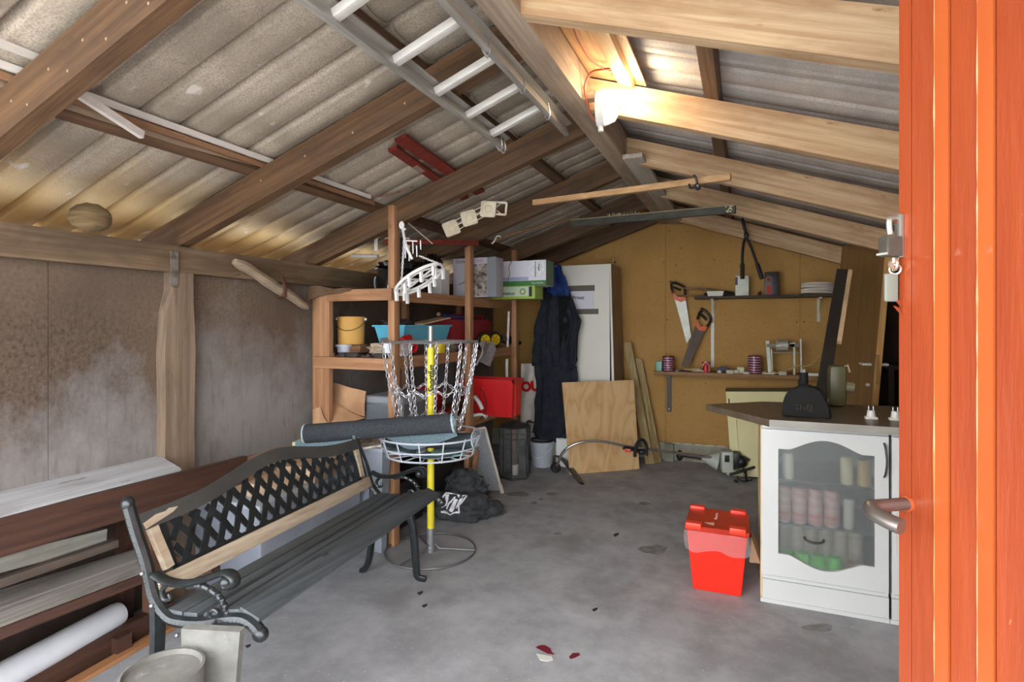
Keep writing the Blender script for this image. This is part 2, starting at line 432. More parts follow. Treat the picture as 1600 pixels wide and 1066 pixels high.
# purlins
pw = wood('purlin_wood', (84, 60, 42), (116, 86, 62), 'Y')
def purlin(x, lab, w=.06, y0=.2, y1=WB):
    z = zb(x) + .145
    n = V((-SL if x < RX else SL, 0, 1)).normalized()
    return tag(MB().beam((x, y0, z + .024), (x, y1, z + .024), w, .045, up=n).build('purlin', pw, sm=0), lab, 'purlin')
purlin(-2.09, 'brown purlin low on the left slope with stored laths on it')
purlin(-1.20, 'dark purlin high on the left slope above the ladder')
purlin(-.12, 'brown purlin crossing the right slope above the pine rafters')
purlin(1.04, 'short visible purlin low on the right slope by the tall door')
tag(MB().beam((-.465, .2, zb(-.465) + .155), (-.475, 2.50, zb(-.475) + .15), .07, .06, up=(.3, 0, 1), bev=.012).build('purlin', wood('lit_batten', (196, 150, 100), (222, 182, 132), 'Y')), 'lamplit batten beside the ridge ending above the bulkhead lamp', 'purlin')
# wall plates and post
tag(MB().lohi((-2.60, .3, 1.585), (-2.54, WB, 1.715), .004).build('wall_plate', wood('plate_wood', (92, 73, 53), (126, 104, 80), 'Y', c3=(76, 59, 43))), 'long brown wall plate lying along the top of the stained left wall', 'beam')
tag(MB().lohi((1.14, .3, 1.60), (1.20, WB, 1.72)).build('wall_plate', beamwood('Y')), 'wall plate along the top of the right wall behind the tall door', 'beam')
pp = [V((-2.535, y, z)) for y, z in ((1.805, 0), (1.80, .5), (1.812, .9), (1.806, 1.2), (1.82, 1.4), (1.845, 1.5), (1.845, 1.585), (1.955, 1.585), (1.955, 1.45), (1.968, 1.2), (1.96, .9), (1.965, 0))]
po = thing('wall_post', 'pale rough edged vertical post standing against the stained left wall', 'post', (-2.57, 1.89, 0))
MB().prism(pp, (-.062, 0, 0)).build('timber', wood('post_wood', (112, 94, 76), (144, 124, 104), 'Z', c3=(92, 70, 54), c4=(150, 144, 138)), po, sm=0)
MB().box((-2.530, 1.85, 1.60), (.004, .04, .17)).build('bracket', mat('rusty_zinc', (150, 146, 140), (110, 96, 80), sc=(30, 30, 30), rough=.6, metal=.5), po)

# driftwood stick held by a strap
st = thing('branch', 'weathered split branch hanging askew from a strap on the left wall plate', 'branch', (-2.5, 2.45, 1.4))
a = wx(366, 408, -2.50); b_ = wx(480, 481, -2.50)
pts = curve([a, a.lerp(b_, .3) + V((0, 0, .008)), a.lerp(b_, .65) + V((.004, 0, .004)), b_], 5)
MB().tube(pts, [.020, .026, .03, .03, .028, .03, .032, .03, .028, .028, .03, .028, .026, .024, .022, .012], 7).build('stick', wood('driftwood', (136, 118, 98), (172, 152, 128), 'Y', c3=(100, 84, 68)), st, wob=.008)
q = a.lerp(b_, .62)
MB().tube([q + V((0, .0, .09)), q + V((.035, -.01, .02)), q + V((.03, -.015, -.03)), q + V((-.02, -.012, -.035))], .006, 6, flat=(2, .6)).build('strap', mat('leather_strap', (84, 52, 34), rough=.7), st)

# laths stored on the low purlin --------------------------------------
lath = wood('lath_wood', (120, 86, 60), (160, 120, 86), 'Y'); wl_ = wood('white_trim_wood', (206, 198, 188), (224, 218, 210), 'Y')
zt = lambda x: zb(x) + .150
for i, (x, y0, y1, h, m, lb) in enumerate((
        (-1.995, .6, 2.70, .030, wl_, 'longest white trim strip lying uppermost on the low left purlin'),
        (-2.012, .7, 2.62, .010, lath, 'thin brown lath tucked just under the white trim strip'),
        (-2.030, 1.05, 2.78, .022, lath, 'brown moulding in the middle of the bundle on the left purlin'),
        (-2.050, .9, 2.68, .008, wood('lath_wood_grey', (150, 124, 100), (176, 152, 128), 'Y'), 'greyish lath lowest in the bundle on the left purlin'))):
    tag(MB().beam((x, y0, zt(x) + h), (x - .03, y1, zt(x - .03) + h), .012, .022).build('lath', m, sm=0), lb, 'lath')
a = wx(108, 137, -1.90); b_ = wx(222, 211, -1.97)
tag(MB().beam(a, b_, .018, .026).build('lath', wl_, sm=0), 'short white trim strip sticking out diagonally below the left purlin', 'lath')
a = wx(0, 78, -1.93); b_ = wx(34, 96, -1.95)
tag(MB().beam(a + (a - b_) * 2, wx(140, 122, -1.96), .016, .02).build('lath', wl_, sm=0), 'white strip poking past the nearest left rafter at the photo edge', 'lath')

# wasp nest
wn = MB().lump((-2.50, 1.46, 1.775), (.075, .075, .06), 3, .06, 3, seed=4)
tag(wn.build('wasp_nest', mat('papery_nest', (132, 110, 76), (86, 68, 46), sc=(6, 6, 60), rough=.95, bump=.4)), 'round papery wasp nest on top of the left wall plate', 'nest')

# red-brown boards in the roof ----------------------------------------
rbm = mat('red_brown_paint', (104, 34, 26), (130, 46, 34), sc=(8, 40, 8), rough=.6)
tag(MB().beam((-1.52, 2.26, zb(-1.52) + .155), (-1.60, 3.30, zb(-1.6) + .155), .065, .018, up=(-.3, 0, 1)).build('board', rbm, sm=0), 'upper of two red brown boards stored across the left rafters', 'board')
rb2 = thing('board', 'lower red brown board with grey patch stored across the left rafters', 'board', (-1.64, 2.8, 2.19))
MB().beam((-1.60, 2.31, zb(-1.60) + .155), (-1.70, 3.28, zb(-1.7) + .155), .05, .018, up=(-.3, 0, 1)).build('plank', rbm, rb2, sm=0)
MB().beam((-1.628, 2.56, zb(-1.628) + .1445), (-1.640, 2.66, zb(-1.64) + .1445), .03, .002, up=(-.3, 0, 1)).build('patch', mat('worn_patch', (150, 120, 108), rough=.8), rb2)
tag(MB().beam((-2.09, 2.95, zb(-2.09) - .02), (-1.83, 3.72, zb(-1.83) - .03), .035, .03).build('board', rbm, sm=0), 'red brown batten slung under the rafters above the black bag', 'board')

# aluminium ladder -----------------------------------------------------
al = mat('aluminium', (140, 136, 130), (172, 168, 160), sc=(40, 3, 40), rough=.45, metal=.35)
alr = mat('aluminium_rung', (196, 192, 184), (214, 210, 204), sc=(3, 40, 40), rough=.45, metal=.2)
xa, xb_ = -1.055, -.800
def zl(x): return zb(x) - .045
ld = thing('ladder', 'aluminium ladder slung under the roof just left of the ridge beam', 'ladder', (-.93, 1.6, 2.2))
ya, yb = .5, 2.50
up = V((-SL, 0, 1)).normalized()
for x, y1 in ((xa, 2.44), (xb_, 2.60)):
    r = MB().beam((x, ya, zl(x)), (x, y1, zl(x)), .022, .055, up=up, bev=.002)
    r.beam((x, ya, zl(x) + .026), (x + .012, y1, zl(x) + .026), .04, .004, up=up)
    r.build('rail', al, ld)
for yy in (.68, .93, 1.235, 1.525, 1.785, 2.035, 2.27):
    MB().beam((xa + .01, yy, zl(xa)), (xb_ - .01, yy, zl(xb_)), .03, .028, up=up, bev=.004).build('rung', alr, ld)
for x, y in ((xb_, 1.68), (xb_, 2.0), (xb_, 2.3), (xa, 2.36), (xa, 2.40)):
    MB().tube(curve([(x + .005, y, zl(x) + .06), (x + .018, y + .01, zl(x) - .02), (x + .006, y + .014, zl(x) - .045), (x - .008, y, zl(x) - .02)], 3), .0035, 5).build('hook', steel(), ld)
# cream lantern string -------------------------------------------------
ls = thing('plastic_lantern_string', 'string of four cream square plastic frames under the left rafters', 'decoration', (-1.57, 3.2, 1.98))
cr = mat('cream_plastic', (214, 202, 178), (196, 182, 156), sc=(14, 14, 14), rough=.6)
cents = [wy(705, 357, 3.16), wy(733, 341, 3.18), wy(763, 327, 3.2), wy(782, 326, 3.24)]
tl = [-.45, -.30, .05, .1]
for i, (c, sz) in enumerate(zip(cents, (.085, .085, .088, .075))):
    f = MB(); R = Matrix.Rotation(tl[i], 3, 'Y') @ Matrix.Rotation(.5 - .1 * i, 3, 'Z')
    if i == 2: R = Matrix.Rotation(.1, 3, 'Y') @ Matrix.Rotation(.15, 3, 'Z')
    for sx, sz_ in ((0, 1), (0, -1), (1, 0), (-1, 0)):
        f.box(c + R @ V((sx * sz / 2, 0, sz_ * sz / 2)), (sz if sz_ else .012, .012, sz if sx else .012), R)
    if i < 3: f.box(c, (sz, .004, sz), R); f.ring(c + R @ V((0, -.005, 0)), .022, .004, 16, 5, R @ V((0, 1, 0)))
    f.build('square_frame', cr, ls)
w = MB()
for a, b_ in zip(cents, cents[1:]):
    for o1, o2 in (((-.0, 0, .03), (0, 0, -.03)), ((0, 0, -.03), (0, 0, .03)), ((0, 0, .035), (0, 0, .035)), ((0, 0, -.035), (0, 0, -.035))):
        w.tube([a + V(o1), b_ + V(o2)], .003, 5)
w.build('wire', cr, ls)
# long lath, dark strip, reel -------------------------------------------
lm = wood('lath_pine', (178, 136, 92), (206, 166, 120), 'X')
tag(MB().beam((-1.262, 3.40, 2.125), (-.062, 3.13, 2.105), .03, .034).build('batten', lm, sm=0), 'thin pine batten nailed level across the room under the ridge', 'batten')
ds = thing('metal_channel', 'dark dusty metal channel spanning level below the pine batten', 'metal strip', (-.65, 4.05, 2.1))
a, b_ = V((-1.245, 4.20, 2.125)), V((-.05, 3.93, 2.09))
MB().beam(a, b_, .03, .052).build('channel', mat('dark_dusty_metal', (52, 52, 46), (78, 76, 66), sc=(6, 30, 30), rough=.6), ds, sm=0)
MB().beam(a + V((0, -.017, .024)), b_ + V((0, -.017, .024)), .006, .006).build('edge', mat('dusty_edge', (150, 140, 110), rough=.8), ds)
dst = MB()
for k in range(26):
    t = .25 + .2 * rnd.random(); p = a.lerp(b_, t) + V((0, -.01, .026)); dst.tube([p, p + V((.02 * rnd.uniform(-1, 1), 0, .012 + .01 * rnd.random()))], .0014, 4)
for k in range(14):
    p = a.lerp(b_, .95 + .04 * rnd.random()) + V((0, -.02, .0)); dst.ball(p + V((0, 0, .02 * rnd.uniform(-1, 1))), .006, 1)
dst.build('cobweb', mat('straw_dust', (206, 196, 160), rough=.9), ds)
rl = thing('fishing_reel', 'small black reel hooked on the right end of the pine batten', 'reel', wy(1088, 285, 3.12))
c = wy(1090, 292, 3.10)
MB().cyl(c + V((-.0, -.02, 0)), c + V((0, .015, 0)), .016, 18).ring(c + V((0, -.02, 0)), .013, .003, 16, 6, (0, 1, 0)).build('spool', blackm(), rl)
MB().tube(curve([c + V((0, 0, .01)), c + V((-.004, 0, .03)), c + V((-.012, -.004, .055)), c + V((-.02, 0, .062))], 4), .006, 7).build('foot', blackm(), rl)
MB().tube(curve([c, c + V((-.035, -.01, -.005)), c + V((-.04, -.01, .012)), c + V((-.045, -.012, .012))], 4), .006, 7).build('crank', blackm(), rl)
MB().ball(c + V((.002, -.024, 0)), .007, 2).build('bolt', steel(), rl)

# loose curved strip and thin rods near the shelf tops
tag(MB().tube(curve([wy(545, 303, 2.75), wy(575, 308, 2.76), wy(610, 304, 2.78), wy(645, 292, 2.8)], 5), .006, 6, flat=(1.6, .6)).build('bent_lath', lath), 'thin bent lath under the left rafter near the tall shelf post', 'lath')
tag(MB().beam(wy(606, 278, 2.9), wy(611, 308, 2.9), .02, .02, up=(0, 1, 0)).build('block', beamwood('Z'), sm=0), 'small upright wooden block behind the third left rafter', 'block')
tag(MB().tube([wy(631, 343, 3.0), wy(676, 381, 3.25)], .0045, 6).build('rod', mat('pale_rod', (196, 182, 164), rough=.5)), 'thin pale rod leaning over the white peg dryer', 'rod')
rs = MB(); rs.tube(curve([wy(768, 380, 3.8), wy(800, 366, 4.0), wy(850, 352, 4.2), wy(905, 340, 4.4)], 5), .007, 6)
tag(rs.build('reed_stick', lath), 'thin brown stick lying under the far left rafters', 'stick')
hk = MB(); p = wy(772, 378, 3.7); hk.tube(curve([p, p + V((.02, 0, .035)), p + V((.04, 0, .04)), p + V((.055, 0, .03))], 4), .005, 6)
hk.tube(curve([p + V((-.012, 0, -.015)), p + V((.01, 0, .02)), p + V((.02, 0, .015))], 4), .004, 6)
tag(hk.build('rope_hook', mat('white_rope', (196, 190, 176), rough=.9)), 'knotted scrap of white rope under the left rafters behind the lantern string', 'rope')

# bulkhead lamp ---------------------------------------------------------
LP = V((-.56, 2.43, 2.292))
lp = thing('bulkhead_lamp', 'lit oval caged bulkhead lamp screwed to the side of the ridge beam', 'lamp', LP)
R = Matrix.Rotation(PI / 2, 3, 'Y')
def oval(x, ry, rz, n=28): return [(x, LP.y + ry * math.cos(2 * PI * k / n), LP.z + rz * math.sin(2 * PI * k / n)) for k in range(n)]
b = MB(); b.prism(oval(-.600, .050, .082), (.034, 0, 0)); b.build('housing', mat('grey_lamp_body', (206, 204, 198), rough=.5), lp)
g = MB(); g.ball((-.545, LP.y, LP.z), (.046, .042, .074), 3)
g.build('glass', mat('lit_glass', (255, 240, 214), rough=.3, emit=(255, 226, 176), es=1.2), lp)
cg = MB()
cg.tube([(-.566 + .070 * math.sin(t), LP.y, LP.z + .080 * math.cos(t)) for t in [PI * i / 12 for i in range(13)]], .0028, 5)
cg.tube([(-.566 + .070 * math.sin(t), LP.y - .048 * math.cos(t), LP.z - .012) for t in [PI * i / 12 for i in range(13)]], .0028, 5)
cg.build('cage', mat('lamp_wire', (150, 150, 146), rough=.4, metal=.6), lp)
MB().box((-.63, LP.y, LP.z + .055), (.07, .05, .03), None, .003).build('mounting_block', bR, lp)
MB().cyl((-.585, LP.y, LP.z - .080), (-.585, LP.y, LP.z - .105), .012, 12).build('gland', mat('grey_lamp_body', (206, 204, 198)), lp)
li = bpy.data.lights.new('lamp_light', 'POINT'); li.energy = .8; li.color = (1, .80, .55); li.shadow_soft_size = .05
lo = bpy.data.objects.new('lamp_light', li); COL.objects.link(lo); lo.location = LP + V((.09, -.05, .05))
cb = mat('red_cable', (150, 70, 44), rough=.5)
tag(MB().tube(curve([(-.60, 2.42, 2.23), (-.625, 2.41, 2.26), (-.64, 2.40, 2.32), (-.645, 2.38, 2.38), (-.61, 2.36, 2.425), (-.55, 2.34, 2.42), (-.475, 2.32, 2.405)], 6), .0045, 6).build('cable', cb), 'reddish cable rising from the lamp across the ridge beam', 'cable')
tag(MB().tube(curve([(-.60, 1.80, 2.455), (-.585, 1.95, 2.44), (-.59, 2.10, 2.43), (-.58, 2.26, 2.425), (-.53, 2.36, 2.42), (-.48, 2.34, 2.41)], 6), .004, 6).build('cable', cb), 'dark cable looping over the lamplit roof boarding above the lamp', 'cable')
# boarding strip beside the ridge, lit by the lamp
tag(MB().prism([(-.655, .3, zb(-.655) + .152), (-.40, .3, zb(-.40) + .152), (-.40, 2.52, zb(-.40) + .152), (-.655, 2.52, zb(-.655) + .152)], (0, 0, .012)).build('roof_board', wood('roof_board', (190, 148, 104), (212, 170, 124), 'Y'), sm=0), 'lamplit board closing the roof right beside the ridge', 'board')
# ================================================================ GARDEN BENCH
def plane(u, v, O, n):
    d = ray(u, v); return EYE + d * ((O - EYE).dot(n) / d.dot(n))
O = wy(408, 995, 1.23); OF = wy(690, 790, 2.50)
Dv = (OF - O); Dv.z = 0; LB = Dv.length; D = Dv.normalized(); FW = V((D.y, -D.x, 0))
P = lambda u, v: plane(u, v, O, D)
bench = thing('garden_bench', 'black cast iron garden bench with lattice back and dark slatted seat', 'bench', (O.x - .25, O.y, 0))
iron = mat('black_iron', (34, 38, 40), (46, 50, 52), sc=(40, 40, 40), rough=.32, metal=.35, bump=.1, coat=.3)
spine = curve([P(*q) for q in ((200, 788), (213, 833), (228, 879), (241, 932), (263.6, 964), (289, 972), (322, 973), (357, 967.6), (382.6, 968), (400, 980), (407, 991))], 4)
arm = curve([P(*q) for q in ((243, 897), (261, 908), (289, 912), (322, 904), (352, 895), (366, 902), (366, 914), (356, 915), (354, 908))], 4)
sup = curve([P(*q) for q in ((296, 916), (317, 916), (339.6, 930), (350, 947), (355, 965))], 4)
scr = curve([P(*q) for q in ((345, 968), (331, 966), (328, 957), (336, 953), (341, 958))], 4)
scr2 = curve([P(*q) for q in ((262, 912), (254, 922), (256, 936), (266, 936), (264, 928))], 4)
def low(p, z): return V((p.x, p.y, z))
rl0 = P(246, 945)
rleg = curve([rl0, rl0 - FW * .0 + V((0, 0, -.12)), low(rl0 - FW * .02, .10), low(rl0 - FW * .05, .02), low(rl0 - FW * .075, .012)], 4)
fl0 = O - FW * .215 + V((0, 0, -.03))
fleg = curve([fl0 + V((0, 0, -.01)), fl0 + FW * .045 + V((0, 0, -.08)), low(fl0 + FW * .062, .18), low(fl0 + FW * .07, .07), low(fl0 + FW * .08, .02), low(fl0 + FW * .125, .012)], 4)
def tap(pts, r0, r1): n = len(pts) - 1; return [r0 + (r1 - r0) * i / n for i in range(n + 1)]
def side(off, sc):
    sh = lambda L: [p + off for p in L]
    t = lambda s, L, r, fl: s.tube(sh(L), r, 8, flat=fl)
    b = MB(); t(b, spine, .0185, (1.0, 1.05)); b.ball(spine[0] + off, (.022, .022, .026), 2); b.ball(spine[-1] + off, (.026, .022, .024), 2); b.build('side_frame', iron, bench)
    b = MB()
    for i in range(2, len(spine) - 2):
        p = spine[i] + off; b.ball(p - D * .016 * sc, (.0055, .004, .0055), 1)
    b.build('ornament', iron, bench)
    b = MB(); t(b, arm, .0135, (1.5, .8)); b.ball(arm[-2] + off, (.02, .022, .02), 2); t(b, sup, tap(sup, .010, .008), (1, 1)); t(b, scr, tap(scr, .009, .006), (1, 1)); t(b, scr2, tap(scr2, .009, .006), (1, 1))
    for p in sup[::2]: b.ball(p + off, .0125, 1)
    b.build('armrest', iron, bench)
    MB().tube(sh(rleg), tap(rleg, .022, .017), 8, flat=(.8, 1.2)).build('leg', iron, bench)
    MB().tube(sh(fleg), tap(fleg, .022, .016), 8, flat=(.8, 1.2)).build('leg', iron, bench)
zoff = V((0, 0, 0)); FO = D * LB
side(V((0, 0, 0)), 1); side(FO, -1)
# seat slats
slm = wood('seat_slat_paint', (58, 63, 66), (80, 85, 88), 'Y', rough=.42, bump=.12)
seatpts = [spine[int(i)] for i in (17, 20, 24, 28, 32, 36)]
ks = [.0, .235, .43, .615, .80]
tot = seatpts
def seatp(t):
    f = t * (len(seatpts) - 1); i = min(int(f), len(seatpts) - 2); return seatpts[i].lerp(seatpts[i + 1], f - i)
for i, (t0, w) in enumerate(((.03, .062), (.25, .055), (.44, .055), (.64, .058), (.87, .075))):
    p = seatp(t0) + V((0, 0, .019)); p.z = max(p.z, .0)
    dirp = (seatp(min(t0 + .08, 1)) - seatp(max(t0 - .08, 0))).normalized()
    MB().beam(p - D * .0, p + FO, w, .02, up=D.cross(dirp) * -1, bev=.004).build('seat_slat', slm, bench)
# backrest
Pb = P(243, 938) + D * .015; Pt = P(207, 803) + D * .015; bu = (Pt - Pb); BH = bu.length; bu.normalize(); bn = D.cross(bu).normalized()
def bk(q, h, o=0): return Pb + D * q + bu * h + bn * o
def top(q):                                 # upper edge of the top rail: a camel-back curve
    x = (q / LB - .5) * 2
    return BH * .97 + .075 * math.exp(-(x / .45) ** 2) - .0 * x
def topl(q): return top(q) - .055
b = MB(); n = 40; v0 = []
for i in range(n + 1):
    q = -.0 + (LB - .03) * i / n; v0.append([bk(q, topl(q), -.011), bk(q, top(q), -.011), bk(q, top(q), .011), bk(q, topl(q), .011)])
vv = [[b.bm.verts.new(p) for p in r] for r in v0]
for i in range(n):
    for k in range(4): b.bm.faces.new((vv[i][k], vv[i][(k + 1) % 4], vv[i + 1][(k + 1) % 4], vv[i + 1][k]))
b.bm.faces.new(vv[0]); b.bm.faces.new(vv[-1][::-1])
trail = b.build('top_rail', mat('faded_black_wood', (56, 56, 54), (70, 69, 66), sc=(12, 4, 12), rough=.6, bump=.1), bench)
s = 1 if bn.dot(V((1, 0, 0))) > 0 else -1
pale = wood('bare_wood', (160, 142, 120), (190, 174, 152), 'Y', c3=(150, 124, 98))
b = MB(); fr = s * .0125
pts = [bk(.005, topl(0) + .002, fr), bk(.11, topl(.11) + .022, fr), bk(.135, topl(.13) + .034, fr), bk(.10, topl(.1) + .040, fr), bk(.085, topl(.09) + .034, fr), bk(.05, topl(.05) + .036, fr), bk(.0, topl(0) + .022, fr)]
b.prism(pts, bn * s * .0015).build('bare_patch', pale, trail)
MB().beam(bk(.055, .075), bk(.035, topl(.04) + .0), .030, .022, up=bn).build('stile', pale, bench)
MB().beam(bk(LB - .075, .075), bk(LB - .055, topl(LB - .05)), .030, .022, up=bn).build('stile', pale, bench)
b = MB().beam(bk(-.005, .035, s * .004), bk(LB - .03, .035, s * .004), .055, .026, up=bn, bev=.003); b.build('back_rail', pale, bench)
pan = MB()
def strip(f, t0, t1, lay):
    pts = []; m = 26
    for i in range(m + 1):
        t = t0 + (t1 - t0) * i / m; q, h = f(t)
        if .085 < q < LB - .095 and .055 < h < topl(q) + .006: pts.append((q, h, i))
    if len(pts) > 2:
        R_ = []
        for i_, (q, h, i) in enumerate(pts):
            qa, ha, _ = pts[max(i_ - 1, 0)]; qb, hb, _ = pts[min(i_ + 1, len(pts) - 1)]
            dq, dh = qb - qa, hb - ha; l_ = math.hypot(dq, dh) or 1; wq, wh2 = -dh / l_ * .0125, dq / l_ * .0125
            o_ = .0035 * math.sin(i * 1.0 + lay * PI / 2)
            R_.append([pan.bm.verts.new(bk(q + a_ * wq, h + a_ * wh2, o_ + c_)) for a_, c_ in ((-1, -.003), (1, -.003), (1, .003), (-1, .003))])
        for A_, B_ in zip(R_, R_[1:]):
            for k_ in range(4): pan.bm.faces.new((A_[k_], A_[(k_ + 1) % 4], B_[(k_ + 1) % 4], B_[k_]))
        pan.bm.faces.new(R_[0][::-1]); pan.bm.faces.new(R_[-1])
mid = LB / 2
for fam in (1, -1):
    for k in range(-9, 22):
        q0 = k * .073
        # strips bow outward toward the ends
        strip(lambda t, q0=q0, fam=fam: (q0 + fam * (t * .25 + .06 * t * t) + (.25 if fam < 0 else 0), t * .44), 0, 1.0, fam)
lm_ = MB()
lattice = pan.build('lattice_panel', iron, bench, sm=30)
b = MB()
b.beam(bk(.075, .06), bk(.075, topl(.075)), .02, .008, up=bn).beam(bk(LB - .095, .06), bk(LB - .095, topl(LB - .09)), .02, .008, up=bn).beam(bk(.075, .066), bk(LB - .095, .066), .02, .008, up=bn)
b.build('lattice_frame', iron, bench)
for q in (spine[9] - D * .02, spine[13] - D * .02, arm[2] - V((0, 0, .02)), P(277, 993)): MB().ball(q, .007, 2).build('bolt', steel(), bench)

# ================================================================ OLD PAINTED TABLE BEHIND THE BENCH
tb = thing('picnic_table', 'old brown painted picnic table with whitened plank top behind the black bench', 'table', (-2.3, 1.3, 0))
def ext(a, b_, f): return a + (a - b_) * f
wtop = wood('whitened_plank', (176, 178, 182), (208, 210, 214), 'Y', rough=.75, c3=(150, 148, 148), c4=(120, 108, 100))
ZT = .70
for q in (((0, 727), (205, 693), (249, 711), (0, 761)), ((0, 763), (250, 712), (283, 732), (0, 808))):
    a, b_, c, d = [wz(*k, ZT) for k in q]
    MB().prism([ext(a, b_, .6), b_, c, ext(d, c, .6)], (0, 0, -.028)).build('tabletop_plank', wtop, tb, sm=0)
rbw = wood('brown_paint_wood', (56, 36, 28), (80, 52, 40), 'Y', rough=.5, c3=(46, 28, 22), lo3=.6, c4=(110, 88, 76))
a = wz(0, 809, ZT - .001); b_ = wz(385, 712, ZT - .001); a = ext(a, b_, .3); e = (b_ - a).normalized(); en = V((e.y, -e.x, 0))
MB().beam(a + V((0, 0, -.066)) - en * .008, b_ + V((0, 0, -.066)) - en * .008, .028, .128).build('apron_board', rbw, tb, sm=0)
b2 = wz(445, 697, ZT - .001)
MB().beam(b_ + V((0, 0, -.05)) - en * .02, b2 + V((0, 0, -.04)) - en * .02, .03, .07).build('worn_board', wood('worn_brown_wood', (128, 96, 78), (168, 142, 122), 'Y', c3=(92, 44, 34)), tb, sm=0)
# weathered seat of two planks
sm_ = wood('weathered_seat', (116, 110, 104), (152, 146, 138), 'Y', rough=.85, c3=(88, 82, 78), c4=(196, 190, 182))
ZS = .37
for q in (((0, 922), (218, 856), (223, 872), (0, 950)), ((0, 953), (223, 874), (232, 891), (0, 979))):
    a, b_, c, d = [wz(*k, ZS) for k in q]
    MB().prism([ext(a, b_, .5), b_, c, ext(d, c, .5)], (0, 0, -.03)).build('seat_plank', sm_, tb, sm=0)
a = wz(0, 982, ZS - .004); b_ = wz(236, 892, ZS - .004); a = ext(a, b_, .5)
MB().beam(a + V((0.0, 0, -.016)), b_ + V((0.0, 0, -.016)), .022, .034).build('seat_edge', rbw, tb, sm=0)
# inner boards and legs
gw = wood('grey_inner_board', (120, 118, 108), (152, 148, 136), 'Y')
a = wx(-60, 895, -2.35); b_ = wx(163, 838, -2.35)
MB().beam(a, b_, .03, .06).build('inner_rail', gw, tb, sm=0)
a = wx(-60, 930, -2.32); b_ = wx(180, 848, -2.32)
MB().beam(a, b_, .04, .03).build('inner_rail', wood('dark_inner', (70, 58, 50), (96, 84, 74), 'Y'), tb, sm=0)
for yy in (.75, 1.62):
    MB().beam((-2.36, yy, 0), (-2.36, yy, ZT - .03), .045, .05, up=(1, 0, 0)).build('leg', wood('leg_brown', (92, 62, 46), (120, 86, 66), 'Z'), tb, sm=0)
    MB().beam((-2.56, yy, 0), (-2.50, yy, ZT - .03), .045, .09, up=(1, 0, 0)).build('leg', rbw, tb, sm=0)
    MB().beam((-2.55, yy + .04, ZS - .05), (-2.02, yy + .04, ZS - .05), .04, .05).build('cross_bar', rbw, tb, sm=0)
MB().lohi((-2.58, .5, .02), (-2.565, 1.75, .62)).build('shade_panel', mat('under_table_shade', (48, 36, 30), (64, 50, 42), sc=(6, 6, 6), rough=.9), tb, sm=0)  # dark sheet added to stand for the shade under the table
# brown beam and batten lying on the floor in front, roll behind
a = wz(24, 1064, .10); b_ = wz(244, 953, .10); a = ext(a, b_, .35); e = (b_ - a).normalized(); en = V((e.y, -e.x, 0))
tag(MB().beam(a + V((0, 0, -.05)) - en * .02, ext(b_, a, .12) + V((0, 0, -.05)) - en * .02, .045, .098, bev=.003).build('beam', rbw, sm=0), 'brown painted beam lying on the floor under the old picnic table', 'beam')
a = wz(120, 1066, .02); b_ = wz(246, 993, .02); a = ext(a, b_, .6); e = (b_ - a).normalized(); en = V((e.y, -e.x, 0))
tag(MB().beam(a - en * .022 - V((0, 0, .0095)), ext(b_, a, .35) - en * .022 - V((0, 0, .0095)), .045, .018).build('batten', wood('orange_batten', (150, 100, 62), (186, 134, 90), 'Y'), sm=0), 'thin orange brown batten on the floor beside the brown beam', 'batten')
rr = .050; a = wz(100, 1005, rr); b_ = wz(203, 957, rr)
a = wx(0, 1030, -2.33); b_ = wx(188, 950, -2.40); a.z = b_.z = .130; 
e = (b_ - a).normalized(); a = a - e * .35
tag(MB().lathe(a, [(.0, 0), (rr, .0), (rr, (b_ - a).length - .03), (rr * .9, (b_ - a).length - .005), (rr * .7, (b_ - a).length)], 28, e).build('plastic_roll', mat('white_roll', (206, 208, 212), (220, 222, 226), sc=(5, 5, 5), rough=.6)), 'long white round ended roll lying under the picnic table', 'roll')
tag(MB().lohi((-2.50, .50, 0.0), (-2.28, .58, .078)).build('timber_block', rbw, sm=0), 'brown bearer under the near end of the white roll', 'block')
tag(MB().lohi((-2.50, 1.44, 0.0), (-2.30, 1.50, .078)).build('timber_block', rbw, sm=0), 'brown bearer under the rounded far end of the white roll', 'block')
# concrete pieces by the bench
cm = mat('cast_concrete', (98, 97, 92), (126, 125, 119), sc=(9, 9, 9), rough=.9, bump=.3, det=9, c3=(142, 140, 134), sc3=(30, 30, 30), lo3=.62, hi3=.72)
c = wz(254, 1046, .402); c.z = 0
tag(MB().lathe(c, [(.094, 0), (.096, .02), (.099, .38), (.101, .402), (.094, .403), (.090, .390), (.0, .387)], 40, cap=False).build('concrete_pot', cm), 'round grey concrete pot filled to the rim at the lower left', 'pot')
a = wz(283, 983, .445); b_ = wz(375, 988, .445); d = V((0.015, -.08, -.198))
sl = thing('concrete_slab', 'grey concrete slab leaning against the near end of the bench', 'slab', low((a + b_) / 2, 0))
a.z = b_.z = .445; ex = (b_ - a).normalized(); bt0 = wz(287, 1085, 0); bt1 = wz(362, 1085, 0)
bt0 = low(a + V((.01, -.015, 0)) + ex * .012, .002); bt1 = low(b_ + V((.01, -.015, 0)) - ex * .035, .002)
MB().prism([bt0, bt1, b_, a], V((-.005, .022, .004))).build('slab', cm, sl, sm=0)
m3 = MB(); nn = (bt1 - bt0).cross(a - bt0).normalized(); nn = nn if nn.y < 0 else -nn
for k in range(3):
    p = a.lerp(b_, .48) * (.86 - .04 * k) + bt0.lerp(bt1, .5) * (.14 + .04 * k)
    m3.beam(p - ex * .016, p + ex * .016, .003, .004, up=nn)
m3.build('stamped_mark', cm, sl)

